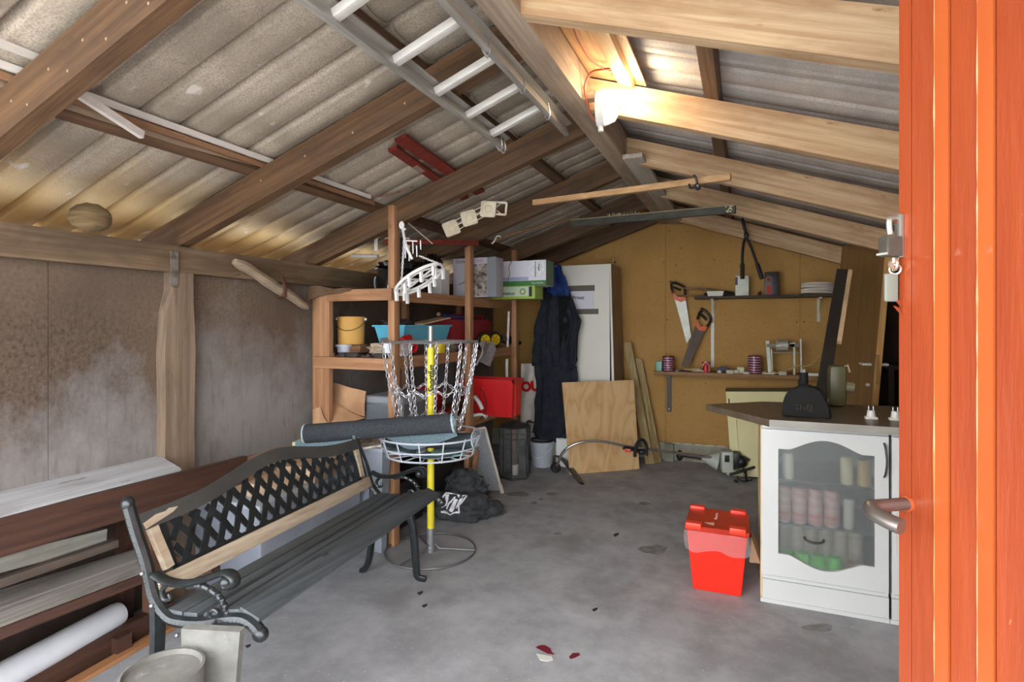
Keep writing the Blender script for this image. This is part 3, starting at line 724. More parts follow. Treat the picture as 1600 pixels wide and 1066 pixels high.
# ================================================================ SHELF UNIT
SX = -1.93
swz = wood('shelf_post', (150, 106, 72), (184, 138, 100), 'Z', c3=(126, 84, 54), c4=(112, 72, 44)); swy = shelfwood('Y'); swx = shelfwood('X')
su = thing('shelf_unit', 'rough timber shelf unit of three levels against the left wall', 'shelves', (-2.25, 3.8, 0))
PY = (2.835, 3.835, 4.765); PZ = (2.05, 2.035, 2.02)
for y, z in zip(PY, PZ):
    MB().lohi((SX - .045, y - .03, 0), (SX, y + .03, z), .003).build('post', swz, su)
x0 = wy(488, 600, 2.80).x; x1 = wy(514, 600, 2.80).x
MB().lohi((x0, 2.80, 0), (x1, 2.84, 1.545), .003).build('post', swz, su)
for y in PY[1:]: MB().lohi((-2.56, y - .02, 0), (-2.51, y + .02, 1.52)).build('post', swz, su)
LV = (1.548, 1.128, .60)
for i, (z, y1) in enumerate(((LV[0], 4.80), (LV[1], 4.80), (LV[2], 4.80))):
    b = MB()
    for k, (xa_, xb2) in enumerate(((-2.55, -2.35), (-2.347, -2.15), (-2.147, -1.98))): b.lohi((xa_, 2.80, z - .018), (xb2, y1, z))
    b.build('shelf_board', swy, su, sm=0)
    MB().lohi((SX - .062, 2.86, z - .072), (SX - .046, 4.80, z + .001)).build('front_rail', swy, su, sm=0)
    MB().lohi((x1 + .002 if i != 1 else x0 + .03, 2.775, z - .07), (SX, 2.798, z + .001), .002).build('end_rail', swx, su, sm=0)
b = MB()
ply = wood('dark_ply', (84, 64, 50), (108, 84, 66), 'Z')
# ================================================================ THINGS ON THE SHELF UNIT
def boxY(u0, v0, u1, v1, Y, dep, zbot=None):
    a = wy(u0, v0, Y); b = wy(u1, v1, Y); z1 = (a.z + wy(u1, v0, Y).z) / 2; z0 = b.z if zbot is None else zbot
    return V((a.x, Y, z0)), V((b.x, Y + dep, z1))
def boxX(u0, v0, u1, v1, X, dep, zbot=None):
    a = wx(u0, v0, X); b = wx(u1, v1, X); z0 = b.z if zbot is None else zbot
    return V((X - dep, a.y, z0)), V((X, b.y, a.z))
T = LV[0]; Mi = LV[1]; Lo = LV[2]
# --- top shelf
ju = mat('jute_cloth', (88, 66, 48), (110, 86, 62), sc=(60, 60, 60), rough=.95, bump=.3)
j = MB()
def jf(a, b_):
    x = -2.56 + .34 * a + .04 * b_; t = b_ - .35 * (1 - a * .8)
    z = T + .008 + .03 * (1 - a) * abs(math.sin(b_ * 3 + a * 4)); y = 2.765 + .30 * max(t, 0)
    if t < 0: z += t * .24; y -= .004 + .008 * math.sin(a * 12)
    return (x, y, z)
tag(j.sheet(jf, 18, 14, .004).build('sacking', ju), 'crumpled brown sacking draped over the near top shelf corner', 'cloth')
lo_, hi_ = boxY(572, 404, 613, 438, 2.92, .2, T)
pot = thing('cooking_pot', 'black enamel pot with handle on the top shelf', 'pot', ((lo_.x + hi_.x) / 2 + .04, 3.0, T))
pc = V(((lo_.x + hi_.x) / 2 + .05, 3.02, T + .001)); 
MB().lathe(pc, [(.10, 0), (.118, .012), (.118, .10), (.112, .13), (.10, .138), (.0, .14)], 32, cap=False).build('body', mat('black_enamel', (20, 20, 22), rough=.2), pot)
MB().tube(curve([pc + V((-.118, -.02, .09)), pc + V((-.14, -.02, .085)), pc + V((-.14, -.02, .03)), pc + V((-.118, -.02, .02))], 4), .006, 7).build('handle', mat('grey_handle', (140, 140, 138), rough=.4), pot)
MB().box(pc + V((.05, -.112, .02)), (.05, .01, .02)).build('foot', whitem(), pot)
a = wy(550, 400, 2.95); b_ = wy(600, 401, 2.95)
tub = MB().lathe(a, [(.0, 0), (.013, 0), (.015, .01), (.013, .02), (.0135, .2), (.012, .205), (0, .205)], 18, b_ - a)
tag(tub.build('grey_tube', mat('grey_tube', (168, 160, 152), rough=.5)), 'short grey tube balanced on the black pot', 'tube')
c = V((pc.x + .03, 3.04, T + .142))
eb = MB().lathe(c, [(.07, 0), (.075, .03), (.04, .05), (.03, .13), (.02, .20), (.0, .20)], 18, cap=False)
tag(eb.build('black_sprayer', blackm()), 'black sprayer top standing on the black pot', 'sprayer')
wh = MB(); a = wy(586, 385, 3.0)
for k in range(2): wh.tube(curve([a + V((.0 + .014 * k, 0, -.03)), a + V((.014 * k, 0, .02)), a + V((.014 * k + .002, 0, .05)), a + V((.015 + .014 * k, 0, .055))], 4), .005, 6)
wh.tube([a + V((.06, .02, .05)), a + V((.20, .1, .052))], .005, 6)
tag(wh.build('wire_hanger', whitem()), 'bent white wire frame behind the tall shelf post', 'hanger')
wm2 = mat('wall_mat', (44, 42, 42), (60, 58, 58), rough=.5)
bb = MB().lump((-2.25, 3.42, T + .13), (.13, .26, .13), 4, .28, 3, T + .002, seed=3)
tag(bb.build('bin_bag', mat('black_bag', (16, 16, 17), (24, 24, 25), sc=(20, 20, 20), rough=.25, bump=.5)), 'shiny black plastic sack on the top shelf behind the peg dryer', 'sack')
bb = MB().lump((-2.16, 3.65, T + .155), (.06, .13, .16), 4, .15, 5, T + .002, seed=9)
tag(bb.build('wire_bundle', mat('black_bag', (16, 16, 17))), 'tall black bundle on the top shelf left of the grey picture box', 'bundle')
tag(MB().lohi(*boxX(690, 420, 702, 453, -2.05, .08, T)).build('white_tin', mat('dull_white', (196, 194, 190), rough=.6)), 'small white carton between the peg dryer and black bundle', 'carton')
# picture box
lo_, hi_ = boxY(708, 403, 775, 458, 3.90, .14, T + .0005)
pb = thing('appliance_box', 'grey cardboard box printed with dark stones on the top shelf', 'box', ((lo_.x + hi_.x) / 2, 3.97, T))
MB().lohi(lo_, hi_, .002).build('carton', mat('box_grey', (168, 162, 170), rough=.6), pb)
fy = lo_.y; xm = wy(739, 430, fy).x; xe = wy(760, 430, fy).x
MB().lohi((xm - .005, fy - .001, lo_.z + .008), (xe + .004, fy, hi_.z - .05)).build('picture', mat('stone_print', (48, 42, 40), (158, 144, 134), sc=(22, 22, 22), rough=.6, lo=.4, hi=.6), pb)
MB().lohi((xe + .006, fy - .0012, lo_.z), (hi_.x, fy, hi_.z)).build('edge_panel', mat('box_edge_grey', (118, 120, 126), rough=.6), pb)
text('DON', .034, (lo_.x + .065, fy - .0015, hi_.z - .028), (1, 0, 0), (0, 0, 1), mat('ink', (40, 38, 44)), pb)
text('OLD', .034, (xm + .055, fy - .0015, hi_.z - .025), (1, 0, 0), (0, 0, 1), mat('ink2', (120, 110, 106)), pb)
MB().tube([(lo_.x + .05, fy - .001, lo_.z + .10), (lo_.x + .13, fy - .001, lo_.z + .13)], .003, 5).build('print_line', mat('ink', (40, 38, 44)), pb)
# two long boxes poking past the shelf end
BYY = 4.36
lo_, hi_ = boxY(760, 408, 853, 444, BYY, .20); lo_.z = T + .112
gb = thing('garden_box', 'long white and green printed box lying on the top shelf end', 'box', ((lo_.x + hi_.x) / 2, BYY + .1, lo_.z))
MB().lohi(lo_, hi_, .001).build('carton', mat('box_white', (214, 212, 220), rough=.5), gb)
fy = BYY
MB().lohi((lo_.x, fy - .001, lo_.z), (hi_.x, fy, lo_.z + .042)).build('green_band', mat('box_green', (56, 118, 56), rough=.5), gb)
MB().lohi((hi_.x, fy, lo_.z), (hi_.x + .0015, fy + .20, hi_.z)).build('green_end', mat('box_green2', (86, 118, 86), rough=.5), gb)
cx = hi_.x - .085; H_ = hi_.z - lo_.z
MB().prism([(cx + .075 * math.cos(t), fy - .001, min(hi_.z - .004, hi_.z - .055 + .075 * math.sin(t))) for t in [2 * PI * k / 30 for k in range(30)]], (0, -.001, 0)).build('round_picture', mat('pic_pale', (232, 232, 232), (196, 202, 212), sc=(30, 30, 30), rough=.5), gb)
MB().lohi((cx - .012, fy - .0028, lo_.z + .07), (cx - .004, fy - .0021, hi_.z - .01)).build('print_bar', mat('mauve', (140, 110, 120)), gb)
MB().tube([(cx + .03, fy - .0025, hi_.z - .03), (cx + .02, fy - .0025, hi_.z - .06), (cx + .025, fy - .0025, hi_.z - .09)], .003, 5).build('print_mark', mat('ink', (40, 38, 44)), gb)
x0_ = lo_.x + .21
MB().tube([(x0_ + .03, fy - .001, hi_.z), (x0_ + .005, fy - .001, hi_.z - .04), (x0_ + .0, fy - .001, hi_.z - .07), (x0_ + .012, fy - .001, hi_.z - .10), (x0_ - .01, fy - .001, lo_.z + .042)], .004, 6).build('print_line', mat('mauve', (140, 110, 120)), gb)
MB().lohi((lo_.x + .1, fy - .001, lo_.z + .045), (cx - .07, fy, lo_.z + .075)).build('blue_strip', mat('lilac', (160, 166, 200)), gb)
text('Your Garden', .020, (hi_.x - .075, fy - .0016, lo_.z + .021), (1, 0, 0), (0, 0, 1), whitem(), gb)
lo2, hi2 = boxY(760, 446, 836, 465, BYY - .01, .2); lo2.z = T + .002; hi2.z = T + .111
sb = thing('green_box', 'flat lime green box with upside down lettering under the long white box', 'box', ((lo2.x + hi2.x) / 2, BYY + .1, lo2.z))
MB().lohi(lo2, hi2, .001).build('carton', mat('lime', (146, 172, 62), rough=.5), sb)
fy = lo2.y
MB().lohi((lo2.x + .005, fy - .001, lo2.z + .022), (hi2.x - .05, fy, hi2.z - .006)).build('pale_panel', mat('pale_green', (188, 204, 178), rough=.5), sb)
text('STIGEGENIUS', .030, (hi2.x - .27, fy - .0015, lo2.z + .045), (-1, 0, 0), (0, 0, -1), mat('ink', (40, 38, 44)), sb, shear=.15, bold=.001)
MB().lohi((hi2.x - .055, fy - .0015, lo2.z + .018), (hi2.x - .028, fy, hi2.z - .008)).build('dark_print', mat('ink_black', (30, 34, 26)), sb)
MB().ring((hi2.x - .11, fy - .001, lo2.z + .060), .022, .005, 18, 5, (0, 1, 0)).build('emblem', mat('olive', (110, 138, 50)), sb)

# white peg dryer on a hook, hanging from the tall post ------------------
pd = thing('peg_dryer', 'white oval peg dryer hanging tilted from the tall shelf post', 'peg dryer', wy(655, 440, 2.70))
wp = mat('glossy_white', (232, 230, 228), rough=.3)
C = wy(655, 437, 2.66)
ax1 = (wy(692, 410, 2.62) - wy(618, 470, 2.66)).normalized(); h1 = .155
ax2 = (wy(645, 418, 2.60) - wy(668, 452, 2.74)); vd_ = (C - EYE).normalized(); ax2 = vd_ * .93 + vd_.cross(ax1).normalized() * .36
ax2 = (ax2 - ax1 * ax2.dot(ax1)).normalized()
def ell(t, k=1.0): return C + ax1 * h1 * k * math.cos(t) + ax2 * .13 * k * math.sin(t)
MB().tube([ell(2 * PI * i / 36) for i in range(36)], .0085, 7, True).build('outer_ring', wp, pd)
MB().tube([ell(2 * PI * i / 30, .72) for i in range(30)], .006, 6, True).tube([ell(0, 1), ell(PI, 1)], .006, 6).tube([ell(PI / 2, 1), ell(-PI / 2, 1)], .006, 6).tube([ell(PI / 4, 1), ell(5 * PI / 4, 1)], .006, 6).build('inner_ring', wp, pd)
for i in range(12):
    p = ell(2 * PI * i / 12 + .2, .98 if i % 2 else .74); q = MB()
    q.beam(p, p + V((.004, .0, -.058)), .007, .014).beam(p + V((.002, .012, .004)), p + V((.006, .010, -.058)), .005, .011)
    q.build('peg', wp, pd)
hkp = wy(627, 352, 2.74)
MB().tube(curve([hkp + V((.0, 0, -.02)), hkp + V((-.008, 0, .0)), hkp + V((.002, 0, .016)), hkp + V((.012, 0, .002)), hkp + V((.012, 0, -.03)), wy(635, 385, 2.68), wy(644, 405, 2.67)], 4), .008, 7).tube([hkp + V((.014, 0, -.03)), hkp + V((.03, 0, -.022))], .006, 6).build('hook', wp, pd)
ch = MB()
def chain(b, pts, lw=.011, ll=.02, r=.0022, sg=8, s2=4):
    L = 0; P_ = [V(p) for p in pts]; seg = [(P_[i + 1] - P_[i]).length for i in range(len(P_) - 1)]; tot = sum(seg); n = max(2, int(tot / (ll * .8)))
    def at(s_):
        for i, q in enumerate(seg):
            if s_ <= q or i == len(seg) - 1: return P_[i].lerp(P_[i + 1], s_ / q), (P_[i + 1] - P_[i]).normalized()
            s_ -= q
    for k in range(n):
        c, d = at(tot * (k + .5) / n); o = d.orthogonal().normalized(); 
        o2 = d.cross(V((0, 1, 0))); o2 = (o2 if o2.length > .1 else d.orthogonal()).normalized(); o3 = d.cross(o2).normalized()
        o = (o2 * .92 + o3 * .38) if k % 2 else (o3 * .85 - o2 * .5)
        o.normalize()
        b.tube([c + d * ll / 2 * math.cos(t) * 1.05 + o * lw / 2 * math.sin(t) for t in [2 * PI * j / sg for j in range(sg)]], r, s2, True)
chain(ch, [hkp + V((.02, 0, -.07)), ell(PI, 1)], .010, .018, .002)
chain(ch, [wy(655, 400, 2.66), ell(.2, 1)], .010, .018, .002); ch.build('chain', wp, pd)
# cluster of white hanging hooks
wc = MB()
for k in range(5):
    p = wy(633 + 6 * k, 384 + (k % 2) * 8, 2.70); wc.tube([p + V((0, 0, .03)), p + V((.002, 0, -.07 + .012 * k))], .0035, 5)
wc.tube([wy(630, 376, 2.7), wy(652, 377, 2.7)], .004, 5)
tag(wc.build('hanger_hooks', wp), 'bunch of slim white hanger hooks above the peg dryer ring', 'hooks')

# --- middle shelf
yb = thing('paint_bucket', 'ochre yellow bucket with wire handle on the middle shelf', 'bucket', wy(550, 530, 3.05))
c = wy(549, 534, 3.02); c.z = Mi + .075
MB().lathe(c, [(.0, 0), (.083, 0), (.087, .005), (.090, .178), (.093, .182), (.0, .186)], 36, cap=False).build('body', mat('ochre_tin', (206, 158, 82), (212, 166, 92), rough=.45), yb)
hr = V((.83, -.56, 0)).normalized(); hr = V((CA, SA, 0)); hf_ = V((SA, -CA, 0))
MB().tube([c + hr * .094 * math.cos(t) + hf_ * .094 * math.sin(t) + V((0, 0, .165 - .075 * math.sin(t))) for t in [PI * i / 16 for i in range(17)]], .0025, 5).build('handle', mat('dark_wire', (110, 80, 46), rough=.5), yb)
for sg_ in (-1, 1): MB().ball(c + hr * .094 * sg_ + V((0, 0, .165)), .011, 2).build('lug', whitem(), yb)
c2 = V((c.x - .045, c.y - .02, Mi + .001))
tag(MB().lathe(c2 + V((0, 0, .02)), [(.0, 0), (.042, 0), (.044, .035), (.055, .037), (.056, .052), (.0, .053)], 28, cap=False).build('plastic_tub', mat('pale_blue_tub', (206, 210, 222), rough=.4)), 'pale lidded tub under the left side of the ochre bucket', 'tub')
tag(MB().lohi((c.x - .02, c.y - .01, Mi + .02), (c.x + .08, c.y + .07, Mi + .074)).build('wooden_block', beamwood('X'), sm=0), 'dark wooden block under the right side of the ochre bucket', 'block')
dm = [mat('dark_scrap', (46, 42, 42), (70, 66, 64), rough=.5), mat('pale_scrap', (176, 164, 148), rough=.7), steel(), mat('tan_scrap', (176, 146, 100), rough=.7)]
names = ['small black clamp lying on the middle shelf edge', 'yellowish lid lying at the left end of the middle shelf', 'flat dark tin lying under the pale tub', 'black hinge plate at the middle of the near shelf edge', 'dark bracket near the tall post on the middle shelf']
for i, (u, w_, m_) in enumerate(((538, .05, 0), (517, .05, 3), (553, .09, 0), (575, .06, 0), (596, .07, 0))):
    p = wy(u, 553, 2.86); p.z = Mi + .001
    if i == 1: q = MB().cyl(p, p + V((0, 0, .022)), .024, 20)
    elif i == 3: q = MB().lohi(p + V((-w_ / 2, -.03, 0)), p + V((w_ / 2, .03, .012)), .003).cyl(p + V((0, 0, .012)), p + V((0, 0, .022)), .008, 10)
    else: q = MB().lohi(p + V((-w_ / 2, -.03, 0)), p + V((w_ / 2, .04, .016)), .004).cyl(p + V((-w_ / 2, -.02, .02)), p + V((w_ / 2, -.02, .022)), .007, 10)
    tag(q.build(['clamp', 'lid', 'tin', 'hinge', 'bracket'][i], dm[m_]), names[i], ['clamp', 'lid', 'tin', 'hinge', 'bracket'][i])
tag(MB().lump((-2.12, 2.98, Mi + .04), (.11, .07, .05), 3, .35, 4, Mi + .001, seed=6).build('rag', mat('beige_rag', (168, 150, 128), (190, 174, 152), sc=(10, 10, 10), rough=.9)), 'beige crumpled rag right of the ochre bucket', 'rag')
tag(MB().lohi((-2.13, 2.94, Mi + .085), (-2.03, 3.02, Mi + .12), .006).build('grey_box', mat('grey_case', (92, 90, 90), rough=.6)), 'grey small case on top of the beige rag', 'case')
# blue bin and its cardboard
bx = thing('storage_bin', 'light blue plastic bin on the middle shelf behind the chains', 'bin', (-2.15, 3.4, Mi))
lo_, hi_ = boxX(632, 508, 704, 531, -2.05, .3, Mi + .06)
b = MB(); 
def taper(b, lo, hi, k):
    z0, z1 = lo.z, hi.z; p = [(lo.x + k, lo.y + k), (hi.x - k, lo.y + k), (hi.x - k, hi.y - k), (lo.x + k, hi.y - k)]; q = [(lo.x, lo.y), (hi.x, lo.y), (hi.x, hi.y), (lo.x, hi.y)]
    a = [b.bm.verts.new((x, y, z0)) for x, y in p]; c = [b.bm.verts.new((x, y, z1)) for x, y in q]; t = .006
    ci = [b.bm.verts.new((x + t * sx, y + t * sy, z1)) for (x, y), (sx, sy) in zip(q, ((1, 1), (-1, 1), (-1, -1), (1, -1)))]
    ai = [b.bm.verts.new((x + t * sx, y + t * sy, z0 + t)) for (x, y), (sx, sy) in zip(p, ((1, 1), (-1, 1), (-1, -1), (1, -1)))]
    b.bm.faces.new(a[::-1]); b.bm.faces.new(ai)
    for i in range(4):
        j_ = (i + 1) % 4; b.bm.faces.new((a[i], a[j_], c[j_], c[i])); b.bm.faces.new((c[i], c[j_], ci[j_], ci[i])); b.bm.faces.new((ci[i], ci[j_], ai[j_], ai[i]))
    return b
lo_.z = Mi + .082; lo_.x += .06; blue = mat('sky_blue_plastic', (92, 180, 208), rough=.4)
taper(b, lo_, hi_, .025).build('body', blue, bx, sm=20)
MB().lohi((lo_.x - .01, lo_.y - .01, hi_.z - .012), (lo_.x, hi_.y + .01, hi_.z)).lohi((hi_.x, lo_.y - .01, hi_.z - .012), (hi_.x + .01, hi_.y + .01, hi_.z)).lohi((lo_.x, lo_.y - .01, hi_.z - .012), (hi_.x, lo_.y, hi_.z)).lohi((lo_.x, hi_.y, hi_.z - .012), (hi_.x, hi_.y + .01, hi_.z)).build('rim', blue, bx)
BT = hi_.z
tag(MB().lohi((lo_.x + .02, lo_.y + .03, Mi + .001), (hi_.x - .04, hi_.y - .03, Mi + .08), .006).build('dark_carton', mat('dark_grey_box', (64, 62, 62), rough=.6)), 'dark flat carton under the light blue bin', 'carton')
tag(MB().beam((-2.12, lo_.y + .25, BT + .005), (-2.10, hi_.y - .01, BT + .055), .12, .01).build('cardboard_piece', mat('tan_card', (186, 160, 122), rough=.8), sm=0), 'tan cardboard flap sticking out of the blue bin', 'cardboard')
tag(MB().lump((-2.2, lo_.y + .15, BT - .01), (.1, .14, .05), 3, .4, 4, seed=12).build('dark_cloth', mat('dark_cloth', (52, 42, 42), (70, 56, 54), sc=(20, 20, 20), rough=.9)), 'dark cloth heaped in the blue bin', 'cloth')
# red tool case
lo_, hi_ = boxX(706, 498, 768, 530, -2.12, .25, Mi + .001)
rc = thing('tool_case', 'dark red plastic tool case behind the middle shelf post', 'tool case', ((lo_.x + hi_.x) / 2, 4.0, Mi))
rcm = mat('dark_red_plastic', (150, 30, 44), rough=.4)
MB().lohi(lo_, hi_, .03).build('body', rcm, rc)
MB().lohi((hi_.x - .002, lo_.y + .05, lo_.z + .06), (hi_.x + .008, hi_.y - .05, lo_.z + .072), .003).build('seam', rcm, rc)
hd = MB().tube(curve([(hi_.x - .05, lo_.y + .12, hi_.z), (hi_.x - .05, lo_.y + .13, hi_.z + .03), (hi_.x - .05, hi_.y - .13, hi_.z + .03), (hi_.x - .05, hi_.y - .12, hi_.z)], 4), .010, 7); hd.build('handle', rcm, rc)
a = wx(690, 492, -2.2); b_ = wx(726, 497, -2.15)
dr = thing('blue_tool', 'blue handled tool with brass tip lying over the tool case', 'tool', a)
MB().tube([a, a.lerp(b_, .5), b_], [.012, .018, .012], 10).build('grip', mat('navy', (36, 52, 110), rough=.4), dr)
MB().ball(a - (b_ - a) * .12, .017, 2).build('tip', mat('brass', (196, 160, 96), rough=.4), dr)
# yellow wheels toy / reel
yw = thing('wheeled_gadget', 'black gadget with two yellow disc wheels on the middle shelf', 'wheels', (-2.0, 4.2, Mi))
ylm = mat('bright_yellow', (222, 190, 30), rough=.4)
for k, (u, X_) in enumerate(((756, -2.0), (772, -2.04))):
    c = wx(u, 532, X_); c.z = Mi + .074
    MB().lathe(c, [(.045, -.012), (.068, -.012), (.072, -.006), (.072, .012), (.066, .018), (.045, .018)], 30, (1, -.5, 0)).build('tyre', blackm(), yw)
    MB().cyl(c + V((.018, -.009, 0)), c + V((.022, -.011, 0)), .048, 26).build('disc', ylm, yw)
    s_ = MB()
    for m_ in range(5):
        t = 2 * PI * m_ / 5; dd = V((.447 * math.cos(t), .894 * math.cos(t), math.sin(t)))
        s_.tube([c + V((.023, -.012, 0)) + dd * .012, c + V((.023, -.012, 0)) + dd * .04], .003, 4)
    s_.build('spoke', mat('dark_ochre', (110, 90, 20)), yw)
for k in range(1):
    q = MB().lump(wx(795, 532, -2.03) - V((0, 0, .0)), (.04, .14, .035), 3, .3, 5, seed=2)
    q.build('body', blackm(), yw)
    MB().tube([wx(780, 528, -2.03), wx(812, 536, -2.03)], [.034, .02], 8).build('arm', blackm(), yw)
# red snips, white bag, yellow tub, mesh bag
rd = thing('red_snips', 'red handled snips lying on the middle shelf behind the chains', 'snips', wx(640, 540, -1.98))
a = wx(632, 526, -2.0); 
MB().tube(curve([a, wx(642, 532, -1.99), wx(650, 541, -1.99), wx(647, 550, -1.99)], 4), .016, 8, flat=(1, .7)).build('handle', redp(), rd)
MB().tube([wx(628, 532, -2.0), wx(640, 528, -2.0)], .022, 8).build('pivot', redp(), rd)
tag(MB().lump((-2.03, 3.02, Mi + .05), (.06, .09, .055), 3, .3, 4, Mi + .001, seed=8).build('plastic_bag', mat('cloudy_bag', (206, 196, 196), (226, 216, 216), sc=(9, 9, 9), rough=.3)), 'cloudy plastic bag right behind the tall shelf post', 'bag')
c = wx(686, 545, -2.03); c.z = Mi + .001
yt = thing('yellow_tub', 'small yellow tub on the middle shelf behind the pole', 'tub', c)
MB().lathe(c, [(0, 0), (.042, 0), (.046, .065), (.044, .065), (.04, .004), (0, .004)], 26, cap=False).build('cup', ylm, yt)
MB().ring(c + V((0, 0, .065)), .046, .003, 26).build('rim', ylm, yt)
tag(MB().lump((-2.02, 3.62, Mi + .03), (.05, .12, .035), 3, .4, 5, Mi + .001, seed=15).build('small_parts', mat('mixed_grey', (150, 146, 138), (90, 86, 80), sc=(40, 40, 40), rough=.5)), 'pile of grey small parts left of the mesh bag on the middle shelf', 'parts', kind='stuff')
mb_ = MB(); a = wx(742, 535, -1.90)
def mf(s_, t): return (-1.905 + .02 * math.sin(6 * s_ + 4 * t), 3.90 + .25 * s_ + .02 * math.sin(t * 5), Mi + .06 - .17 * t + .02 * math.sin(s_ * 7))
tag(mb_.sheet(mf, 14, 12, .012).build('mesh_bag', mat('mesh_grey', (110, 104, 106), (156, 150, 152), sc=(90, 90, 90), rough=.6)), 'grey mesh bag hanging over the middle shelf edge beside the post', 'bag')
a = wx(795, 487, -2.0); b_ = wx(793, 522, -2.0); b_.z = Mi + .001
tag(MB().tube([a, b_], .012, 10).build('glue_tube', mat('pinkish_white', (222, 206, 210), rough=.4)), 'slim pinkish white tube upright by the last shelf post', 'tube')
tag(MB().tube([V((-1.99, 4.66, Lo + .42)), V((-1.99, 4.66, Lo + .001))], .014, 10).build('white_pipe', whitem()), 'short white pipe upright above the red crate', 'pipe')

# --- lower shelf
kr = mat('kraft_paper', (176, 134, 98), (200, 158, 120), sc=(7, 7, 7), rough=.85, bump=.3)
kp = thing('paper_sack', 'folded brown paper sack on the lower shelf', 'paper sack', (-2.3, 3.0, Lo))
p = [wy(*q, 2.95) for q in ((521, 598), (572, 612), (570, 652), (515, 632))]
def quad(q):
    a, b_, c, d = [V(x) for x in q]
    return lambda s_, t: (a.lerp(b_, s_)).lerp(d.lerp(c, s_), t) + V((0, .006 * math.sin(s_ * 9 + t * 4), .004 * math.sin(t * 8)))
MB().sheet(quad(p), 10, 6, .004).build('upper_flap', kr, kp)
p = [wy(492, 634, 2.80), wy(523, 630, 2.93), wy(570, 655, 2.95), wy(505, 672, 2.78)]
MB().sheet(quad(p), 10, 6, .004).build('lower_fold', kr, kp)
p = [wy(489, 640, 2.79), wy(500, 636, 2.79), wy(512, 662, 2.79), wy(489, 672, 2.79)]
MB().sheet(quad(p), 6, 6, .004).build('side_fold', kr, kp)
# grey metal case
lo_, hi_ = boxY(572, 620, 660, 668, 2.98, .38, Lo)
mc = thing('aluminium_case', 'grey hard case with metal edges on the lower shelf', 'case', ((lo_.x + hi_.x) / 2, 3.1, Lo))
hi_.x = -1.98; gcm = mat('case_panel', (110, 118, 124), rough=.5)
MB().lohi(lo_, hi_ - V((0, 0, .05)), .004).build('body', gcm, mc)
MB().lohi((lo_.x, lo_.y, hi_.z - .05), hi_, .004).build('lid', mat('case_lid', (150, 154, 160), rough=.45), mc)
e_ = MB()
for x in (lo_.x, hi_.x):
    e_.lohi((x - .004, lo_.y - .004, lo_.z), (x + .004, lo_.y + .004, hi_.z))
e_.lohi((lo_.x, lo_.y - .004, hi_.z - .06), (hi_.x, lo_.y + .002, hi_.z - .045)).lohi((lo_.x, lo_.y - .004, hi_.z - .008), (hi_.x, lo_.y + .002, hi_.z))
e_.build('edging', steel(), mc)
MB().lohi((lo_.x + .13, lo_.y - .012, lo_.z + .04), (lo_.x + .19, lo_.y, lo_.z + .11), .004).build('latch', mat('dark_latch', (60, 60, 62), rough=.3, metal=.6), mc)
# red crate
lo_, hi_ = boxX(738, 587, 806, 646, -1.86, .36)
rcr = thing('red_crate', 'bright red ribbed plastic crate hanging off the lower shelf end', 'crate', ((lo_.x + hi_.x) / 2, (lo_.y + hi_.y) / 2, lo_.z))
lo_.z = Lo + .002; hi_.z = Lo + .30; lo_.y = 4.02; hi_.x = wy(801, 600, 4.02).x; lo_.x = hi_.x - .44; hi_.y = wx(816, 600, hi_.x).y
b = MB(); taper(b, lo_, hi_, .012).build('body', redp(), rcr, sm=20)
r = MB()
for z in (hi_.z - .03, hi_.z - .004): r.lohi((lo_.x - .008, lo_.y - .008, z - .006), (hi_.x + .008, hi_.y + .008, z)) if z < hi_.z - .01 else None
for k in range(6):
    y = lo_.y + .06 + (hi_.y - lo_.y - .12) * k / 5; r.lohi((hi_.x - .012, y - .006, lo_.z + .01), (hi_.x + .006, y + .006, hi_.z - .03))
for k in range(4):
    x = lo_.x + .06 + (hi_.x - lo_.x - .12) * k / 3; r.lohi((x - .006, lo_.y - .006, lo_.z + .01), (x + .006, lo_.y + .012, hi_.z - .03))
r.lohi((lo_.x - .008, lo_.y - .010, hi_.z - .03), (hi_.x + .010, lo_.y - .001, hi_.z - .002)).lohi((hi_.x + .001, lo_.y - .01, hi_.z - .03), (hi_.x + .010, hi_.y + .01, hi_.z - .002))
r.lohi((lo_.x - .008, hi_.y + .001, hi_.z - .03), (hi_.x + .010, hi_.y + .01, hi_.z - .002)).build('rib', redp(), rcr)
# power tool and red item behind the chains
dt = thing('power_drill', 'red and white power tool lying between the case and red crate', 'power tool', (-2.0, 3.62, Lo))
MB().lump((-2.05, 3.60, Lo + .06), (.06, .14, .055), 3, .2, 4, Lo + .001, seed=5).build('body', mat('tool_red', (150, 34, 34), rough=.4), dt)
MB().tube(curve([wy(741, 620, 3.93), wy(748, 628, 3.93), wy(754, 640, 3.93)], 4), .018, 8).build('grip', mat('tool_chrome', (186, 184, 180), rough=.35), dt)
MB().tube(curve([wy(715, 652, 3.90), wy(735, 650, 3.92), wy(752, 648, 3.94), wy(760, 652, 3.94)], 4), [.012] * 12 + [.02], 8).build('white_grip', whitem(), dt)
MB().tube(curve([wy(750, 655, 3.92), wy(760, 640, 3.95), wy(757, 618, 3.95), wy(750, 607, 3.95)], 5), .004, 5).build('cord', blackm(), dt)
tag(MB().lump((-2.2, 3.62, Lo + .17), (.10, .16, .12), 3, .15, 3, Lo + .05, seed=22).lohi((-2.3, 3.5, Lo), (-2.1, 3.74, Lo + .06)).build('red_jacket', mat('dull_red', (168, 26, 36), rough=.6)), 'dull red bundle between the grey case and the red crate', 'bundle')
tag(MB().lohi((-2.36, 3.26, Lo), (-2.06, 3.48, Lo + .22), .01).build('dark_box', mat('dark_grey_box', (64, 62, 62), rough=.6)), 'dark grey box behind the chains on the lower shelf', 'box')

